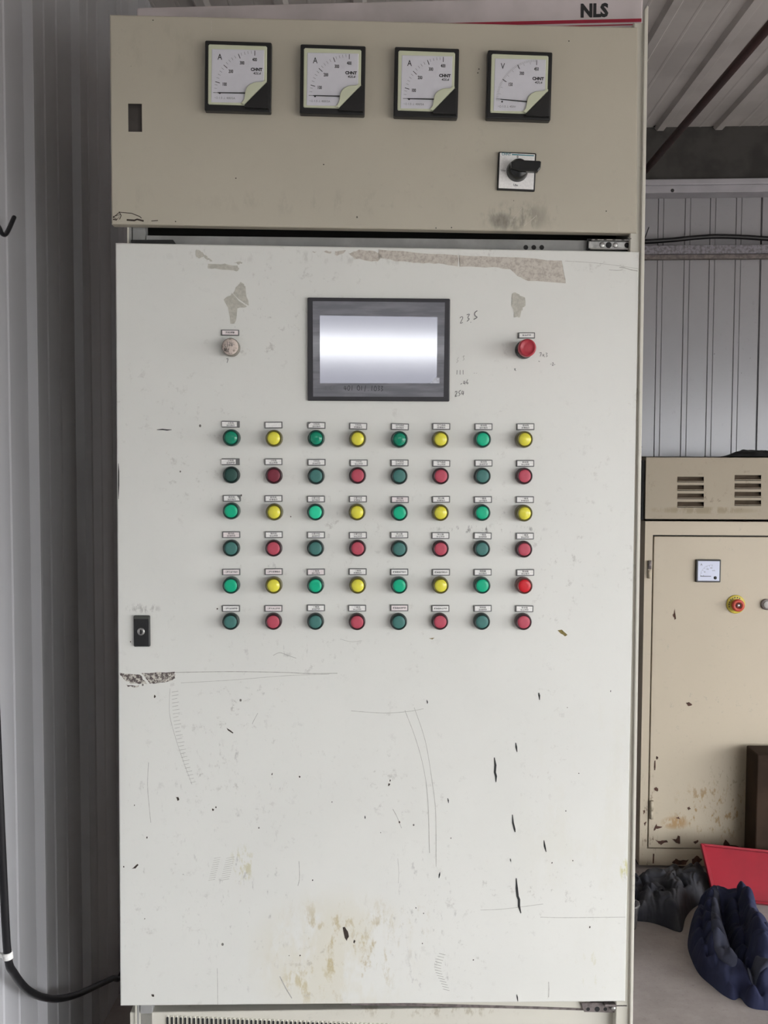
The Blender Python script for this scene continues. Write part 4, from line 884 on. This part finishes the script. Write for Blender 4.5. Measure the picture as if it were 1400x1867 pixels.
# chips of bare metal on the door
M_rust = mat('bare_brown_metal', (0.085, 0.035, 0.022), 0.8, var=0.4, vs=60)
mb = MB()
def chip2(polys, nm, lab=None):
    mb = MB()
    for pl in polys:
        pts = jag([l2(*p) for p in pl], 3, 0.0016); t = bmesh.new(); f = t.faces.new([t.verts.new((p[0], -0.0022, p[1])) for p in pts]); bmesh.ops.triangulate(t, faces=[f]); mb.add(t, M_rust)
    o = mb.build(nm, dr)
    if lab: o['label'] = lab
chip2([[(1191, 1515), (1196, 1501), (1198, 1505), (1207, 1506), (1204, 1510), (1196, 1511)]], 'paint_chip')
chip2([[(1193, 1530), (1203, 1533), (1215, 1531), (1218, 1536), (1208, 1537), (1204, 1541), (1200, 1536)]], 'paint_chip')
chip2([[(1222, 1528), (1232, 1530), (1236, 1523), (1239, 1524), (1239, 1538), (1233, 1536)]], 'paint_chip')
chip2([[(1193, 1386), (1195, 1386), (1195, 1404), (1192.5, 1404)], [(1197, 1379), (1199, 1379), (1199, 1384), (1197, 1384)]], 'paint_chip')
chip2([[(1192, 1437), (1197, 1434), (1200, 1439), (1198, 1443), (1194, 1441)]], 'paint_chip'); chip2([[(1252, 1473), (1256, 1471), (1259, 1474), (1254, 1477)]], 'paint_chip')
chip2([[(1231, 1490), (1237, 1489), (1239, 1493), (1234, 1492)]], 'paint_chip'); chip2([[(1264, 1534), (1272, 1531), (1273, 1535), (1267, 1538)]], 'paint_chip')
chip2([[(1227, 1121), (1230, 1110), (1231.5, 1128), (1230, 1130)]], 'scratch'); chip2([[(1250, 1282), (1255, 1280), (1261, 1284), (1255, 1288)]], 'paint_chip')
chip2([[(1318, 1538), (1322, 1530), (1330, 1540), (1345, 1542), (1352, 1548), (1318, 1545)], [(1370, 1545), (1385, 1540), (1400, 1542), (1410, 1549), (1370, 1549)]], 'paint_chip', 'large rusty chips at the bottom edge')
mb = MB()
for pl in ([(1224, 1573), (1232, 1565), (1240, 1569), (1256, 1567), (1250, 1576), (1236, 1577)], [(1262, 1566), (1270, 1560), (1280, 1566), (1274, 1574), (1262, 1576)], [(1174, 1500), (1178, 1498), (1176, 1506)], [(1190, 1556), (1192, 1556), (1192, 1574), (1190, 1574)], [(1172, 1478), (1175, 1476), (1176, 1482), (1173, 1484)]):
    pts = jag([l2(*p) for p in pl], 3, 0.0015); t = bmesh.new(); f = t.faces.new([t.verts.new((p[0], -0.0008, p[1])) for p in pts]); bmesh.ops.triangulate(t, faces=[f]); mb.add(t, M_rust)
o = mb.build('base_paint_chips', c2); o['kind'] = 'stuff'
# black cloth lying on the hood top
HF = {}
def blob_field(name, outline, ridges, zbase, mats, N=110, hmax=0.06, edge=0.02, noise_a=0.006, zs=0.05, fa=2.2, over=None, parent=None):
    """draped fabric as a height field over the floor (or over another cloth): outline and folds are read back from the photo onto the floor"""
    from mathutils import noise as mn
    pts = [WZ(px, py, zs) for px, py in outline]; poly = [(p.x, p.y) for p in cat2([(p.x, p.y) for p in pts], 5, True)]
    xs = [p[0] for p in poly]; ys = [p[1] for p in poly]; x0, x1, y0, y1 = min(xs), max(xs), min(ys), max(ys)
    step = max(x1-x0, y1-y0)/N; nx, ny = int((x1-x0)/step)+2, int((y1-y0)/step)+2
    R = []
    for rd in ridges:
        P = [WZ(px, py, zs) for px, py in rd[0]]; R.append((cat2([(p.x, p.y) for p in P], 4), rd[1], rd[2]))
    def near(x, y, a, b):
        vx, vy = b[0]-a[0], b[1]-a[1]; L = vx*vx+vy*vy; t = max(0, min(1, ((x-a[0])*vx+(y-a[1])*vy)/L)) if L else 0
        qx, qy = a[0]+t*vx, a[1]+t*vy; return math.hypot(x-qx, y-qy), qx, qy
    segs = [(poly[k], poly[(k+1) % len(poly)]) for k in range(len(poly))]
    def inside(x, y):
        c = False
        for a, b in segs:
            if (b[1] > y) != (a[1] > y) and x < (a[0]-b[0])*(y-b[1])/(a[1]-b[1])+b[0]: c = not c
        return c
    def H(x, y, d=None):
        if d is None: d = min(near(x, y, a, b)[0] for a, b in segs)
        e = min(1, d/edge); e = math.sqrt(max(0, 1-(1-e)**2)); h = hmax*0.5
        for P, amp, wd_ in R:
            dd = min(near(x, y, P[k], P[k+1])[0] for k in range(len(P)-1)); h += amp*math.exp(-(dd/wd_)**2)
        wx = x+0.06*mn.noise(Vector((x*6, y*6, 2.0)))+0.015*mn.noise(Vector((x*20, y*20, 4.0))); wy = y+0.06*mn.noise(Vector((x*6, y*6, 8.0)))+0.015*mn.noise(Vector((x*20, y*20, 9.0)))
        a1, b1 = wx*math.cos(fa)+wy*math.sin(fa), -wx*math.sin(fa)+wy*math.cos(fa)      # a along the folds, b across
        rg = lambda f1, f2, k: min(1, abs(mn.noise(Vector((a1*f1, b1*f2, k))))*3.2)     # round tops, sharp valleys
        h += noise_a*(3.2*rg(4, 12, 1.7)+1.9*rg(8, 22, 5.1)+0.8*rg(20, 45, 7.7)-2.6)
        return (over(x, y) if over else 0.0)+0.003+max(0.002, h)*e
    V = {}; verts = []; faces = []
    for i in range(nx):
        for j in range(ny):
            x, y = x0+i*step, y0+j*step
            if inside(x, y): V[(i, j)] = len(verts); verts.append([x, y, H(x, y)])
    for (i, j) in list(V):
        q = [(i, j), (i+1, j), (i+1, j+1), (i, j+1)]
        if all(k in V for k in q): faces.append([V[k] for k in q])
    from collections import Counter
    ec = Counter()
    for f in faces:
        for k in range(4): ec[frozenset((f[k], f[(k+1) % 4]))] += 1
    low = {}
    for f in list(faces):
        for k in range(4):
            a, b = f[k], f[(k+1) % 4]
            if ec[frozenset((a, b))] == 1:
                for v in (a, b):
                    if v not in low:
                        x, y, _ = verts[v]; d, qx, qy = min(near(x, y, p, q) for p, q in segs); g = over(qx, qy) if over else 0.0
                        verts[v] = [qx, qy, g+0.006]; low[v] = len(verts); verts.append([qx, qy, g+0.0005])
                faces.append([b, a, low[a], low[b]])
    ox, oy = (x0+x1)/2, (y0+y1)/2; po = parent.location if parent else Vector((0, 0, 0))
    verts = [(a-ox, b-oy, c) for a, b, c in verts]
    me = bpy.data.meshes.new(name); me.from_pydata(verts, [], faces); me.materials.append(mats)
    for p in me.polygons: p.use_smooth = True
    o = bpy.data.objects.new(name, me); COL.objects.link(o); o.parent = parent; o.location = (ox-po.x, oy-po.y, zbase-po.z)
    md = o.modifiers.new('smooth', 'SUBSURF'); md.levels = md.render_levels = 1
    HF[name] = lambda x, y: H(x, y) if inside(x, y) else 0.0
    return o
def fabric(name, c, c2):
    m, nt, b = new_mat(name); tc = nd(nt, 'ShaderNodeTexCoord').outputs['Object']
    nt.links.new(mix(nt, ramp(nt, noise(nt, tc, 9, 5), 0.35, 0.65), c, c2), b.inputs['Base Color']); b.inputs['Roughness'].default_value = 0.9
    bp = nd(nt, 'ShaderNodeBump'); bp.inputs['Strength'].default_value = 0.4; bp.inputs['Distance'].default_value = 0.003
    nt.links.new(noise(nt, tc, 60, 6), bp.inputs['Height']); nt.links.new(bp.outputs[0], b.inputs['Normal'])
    return m
M_navy = fabric('navy_cotton', (0.008, 0.011, 0.042), (0.022, 0.028, 0.070)); M_grey = fabric('dark_slate_cotton', (0.022, 0.024, 0.034), (0.055, 0.055, 0.062)); M_blk = fabric('black_cotton', (0.008, 0.008, 0.010), (0.02, 0.02, 0.022))
hzt = hz1
q0 = l2(1345, 833); 
from mathutils import noise as MN
verts = []; faces = []; nx, ny = 44, 16
for i in range(nx):
    for j in range(ny):
        u_, v_ = i/(nx-1), j/(ny-1); env = math.sin(PI*v_)**0.6*min(1, u_*5)*min(1, (1-u_)*5)
        h = env*(0.016+0.014*MN.noise(Vector((u_*9, v_*2.2, 1)))+0.006*MN.noise(Vector((u_*25, v_*6, 5)))+0.006*math.exp(-((u_-0.25)/0.08)**2))
        verts.append((u_*0.34, v_*0.22, 0.001+max(0, h)))
for i in range(nx-1):
    for j in range(ny-1): a = i*ny+j; faces.append((a, a+ny, a+ny+1, a+1))
me = bpy.data.meshes.new('black_rag'); me.from_pydata(verts, [], faces); me.materials.append(M_blk)
for p in me.polygons: p.use_smooth = True
o = bpy.data.objects.new('black_rag', me); COL.objects.link(o); o.location = (X2+q0[0]-0.004, Y2+0.01, hz1); tag(o, 'crumpled black rag lying on top of the tan cabinet hood', 'rag')

# near-black box added in place of the shadow at the right edge
M_brown = mat('brown_shadow_paint', (0.042, 0.026, 0.017), 0.8, spec=0.15, var=0.35, vs=8)
a = WY(1381, 1376, 3.12); bb = empty('shadow_stand_in', (a.x+0.16, 3.17, 0), 0.0, 'added dark brown box standing in for the shadow on the tan cabinet at the right edge', 'box')
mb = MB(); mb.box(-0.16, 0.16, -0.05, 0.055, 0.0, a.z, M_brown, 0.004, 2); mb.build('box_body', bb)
# red tray leaning
M_red = mat('crimson_enamel', (0.31, 0.009, 0.024), 0.38, var=0.25, vs=6, coat=0.2)
TL_ = WY(1276, 1539, 3.10); TR_ = WY(1440, 1556, 3.08); BL_ = WZ(1300, 1640, 0.012); BR2 = BL_+(TR_-TL_)*1.03; BR2.z = BL_.z+(TR_-TL_).z
nrm = (TR_-TL_).cross(BL_-TL_).normalized()
if nrm.z < 0: nrm = -nrm
cen = (TL_+TR_+BR2+BL_)/4
tr_ = empty('red_tray', (cen.x, cen.y, 0), 0, 'shiny crimson metal tray with raised rim leaning behind the navy jacket', 'tray')
org = Vector((cen.x, cen.y, 0)); cs = [TL_-org, TR_-org, BR2-org, BL_-org]
mb = MB(); t = bmesh.new(); a = [t.verts.new(p) for p in cs]; b_ = [t.verts.new(p-nrm*0.003) for p in cs]; t.faces.new(a); t.faces.new(b_[::-1])
for i in range(4): t.faces.new((a[i], b_[i], b_[(i+1) % 4], a[(i+1) % 4]))
bmesh.ops.recalc_face_normals(t, faces=t.faces[:]); mb.add(t, M_red); mb.build('tray_pan', tr_)
cc = sum(cs, Vector())/4
for i in range(4):
    p, q = cs[i], cs[(i+1) % 4]; iw = 0.010
    pi_, qi_ = p+(cc-p).normalized()*iw*1.4, q+(cc-q).normalized()*iw*1.4; hN = nrm*0.012
    mb = MB(); t = bmesh.new(); low = [t.verts.new(x) for x in (p, q, qi_, pi_)]; hi = [t.verts.new(x) for x in (p+hN, q+hN, qi_+hN*0.9, pi_+hN*0.9)]
    t.faces.new(hi); t.faces.new(low[::-1])
    for k in range(4): t.faces.new((low[k], low[(k+1) % 4], hi[(k+1) % 4], hi[k]))
    bmesh.ops.recalc_face_normals(t, faces=t.faces[:]); bmesh.ops.bevel(t, geom=t.edges[:], offset=0.0015, segments=1, affect='EDGES'); mb.add(t, M_red); mb.build('tray_rim', tr_)
# garments on the floor
o = blob_field('work_trousers', [(1128, 1596), (1150, 1588), (1180, 1584), (1205, 1580), (1222, 1571), (1250, 1570), (1275, 1573), (1292, 1584), (1296, 1604), (1280, 1618), (1262, 1630), (1250, 1646), (1244, 1668), (1232, 1668), (1205, 1658), (1180, 1652), (1150, 1650), (1120, 1648)],
    [([(1226, 1592), (1232, 1612), (1240, 1640), (1246, 1662)], 0.022, 0.030), ([(1160, 1606), (1180, 1625)], 0.012, 0.030), ([(1200, 1630), (1214, 1632), (1216, 1618), (1206, 1614)], -0.020, 0.008)], 0.0, M_grey, N=130, hmax=0.085, edge=0.05, noise_a=0.008, fa=1.1)
tag(o, 'crumpled dark grey trousers on the floor against the tan cabinet', 'trousers')
o = blob_field('work_jacket', [(1254, 1692), (1260, 1662), (1272, 1640), (1292, 1629), (1320, 1628), (1345, 1636), (1368, 1654), (1395, 1680), (1430, 1710), (1500, 1740), (1500, 1812), (1400, 1808), (1366, 1802), (1350, 1786), (1338, 1790), (1318, 1780), (1300, 1766), (1276, 1745), (1262, 1720)],
    [([(1302, 1640), (1298, 1690), (1306, 1735)], 0.022, 0.030), ([(1350, 1655), (1376, 1715), (1395, 1780)], 0.026, 0.035),
     ([(1318, 1660), (1326, 1700), (1338, 1738), (1350, 1752)], -0.045, 0.013), ([(1345, 1662), (1358, 1700), (1362, 1735)], -0.035, 0.008), ([(1284, 1650), (1280, 1700), (1292, 1745)], -0.022, 0.006),
     ([(1318, 1745), (1340, 1750), (1360, 1744)], -0.030, 0.009), ([(1368, 1755), (1374, 1785), (1388, 1802)], -0.025, 0.007)], 0.0, M_navy, N=150, hmax=0.12, noise_a=0.0095, edge=0.05, fa=2.25)
tag(o, 'crumpled navy blue work jacket heaped on the concrete floor', 'jacket'); jk = o
M_lapel = fabric('worn_slate_navy_cotton', (0.030, 0.034, 0.060), (0.055, 0.058, 0.080))
blob_field('lapel', [(1302, 1652), (1310, 1650), (1318, 1690), (1336, 1735), (1344, 1762), (1336, 1768), (1312, 1756), (1298, 1735), (1296, 1690)], [([(1306, 1655), (1308, 1700), (1322, 1750)], 0.006, 0.010)], 0.0, M_lapel, N=70, hmax=0.012, edge=0.008, noise_a=0.002, over=HF['work_jacket'], parent=jk)
blob_field('sleeve', [(1342, 1648), (1356, 1646), (1376, 1676), (1400, 1720), (1412, 1765), (1404, 1778), (1380, 1772), (1362, 1740), (1352, 1700)], [([(1352, 1655), (1372, 1700), (1392, 1765)], 0.014, 0.022)], 0.0, M_navy, N=90, hmax=0.022, edge=0.014, noise_a=0.004, over=HF['work_jacket'], parent=jk)
blob_field('cuff', [(1364, 1768), (1390, 1764), (1420, 1768), (1422, 1786), (1395, 1790), (1368, 1786)], [], 0.0, M_lapel, N=50, hmax=0.014, edge=0.008, noise_a=0.002, over=HF['work_jacket'], parent=jk)
# flattened cardboard under the jacket
q = [WZ(1303, 1788), WZ(1345, 1812), WZ(1420, 1836), WZ(1500, 1846), WZ(1500, 1837), WZ(1400, 1828)]
mb = MB(); c0 = q[0]; t = bmesh.new(); a = [t.verts.new(p-c0+Vector((0, 0, 0.006))) for p in q]; b_ = [t.verts.new(p-c0+Vector((0, 0, 0.0005))) for p in q]; t.faces.new(a); t.faces.new(b_[::-1])
for i in range(6): t.faces.new((a[i], b_[i], b_[(i+1) % 6], a[(i+1) % 6]))
bmesh.ops.recalc_face_normals(t, faces=t.faces[:]); mb.add(t, mat('brown_cardboard', (0.30, 0.20, 0.14), 0.8, var=0.3, vs=60)); tag(mb.build('cardboard_piece', loc=c0), 'thin brown cardboard edge sticking out from under the navy jacket', 'cardboard')
# clear cup peeking out beside the cabinet
gm, nt, b = new_mat('clear_plastic'); b.inputs['Base Color'].default_value = (1, 1, 1, 1); b.inputs['Roughness'].default_value = 0.05; b.inputs['Transmission Weight'].default_value = 0.9; b.inputs['IOR'].default_value = 1.35
q = WZ(1146, 1690); mb = MB(); t = MB()
mb.lathe([(0.0, 0.0), (0.026, 0), (0.034, 0.07), (0.036, 0.07), (0.0355, 0.074), (0.0325, 0.074), (0.0245, 0.003), (0, 0.003)], gm, 24, Matrix.Rotation(PI/2, 4, 'X'))
o = mb.build('plastic_cup', loc=(q.x-0.004, q.y, 0.001)); tag(o, 'clear plastic cup on the floor peeking out behind the cabinet edge', 'cup')
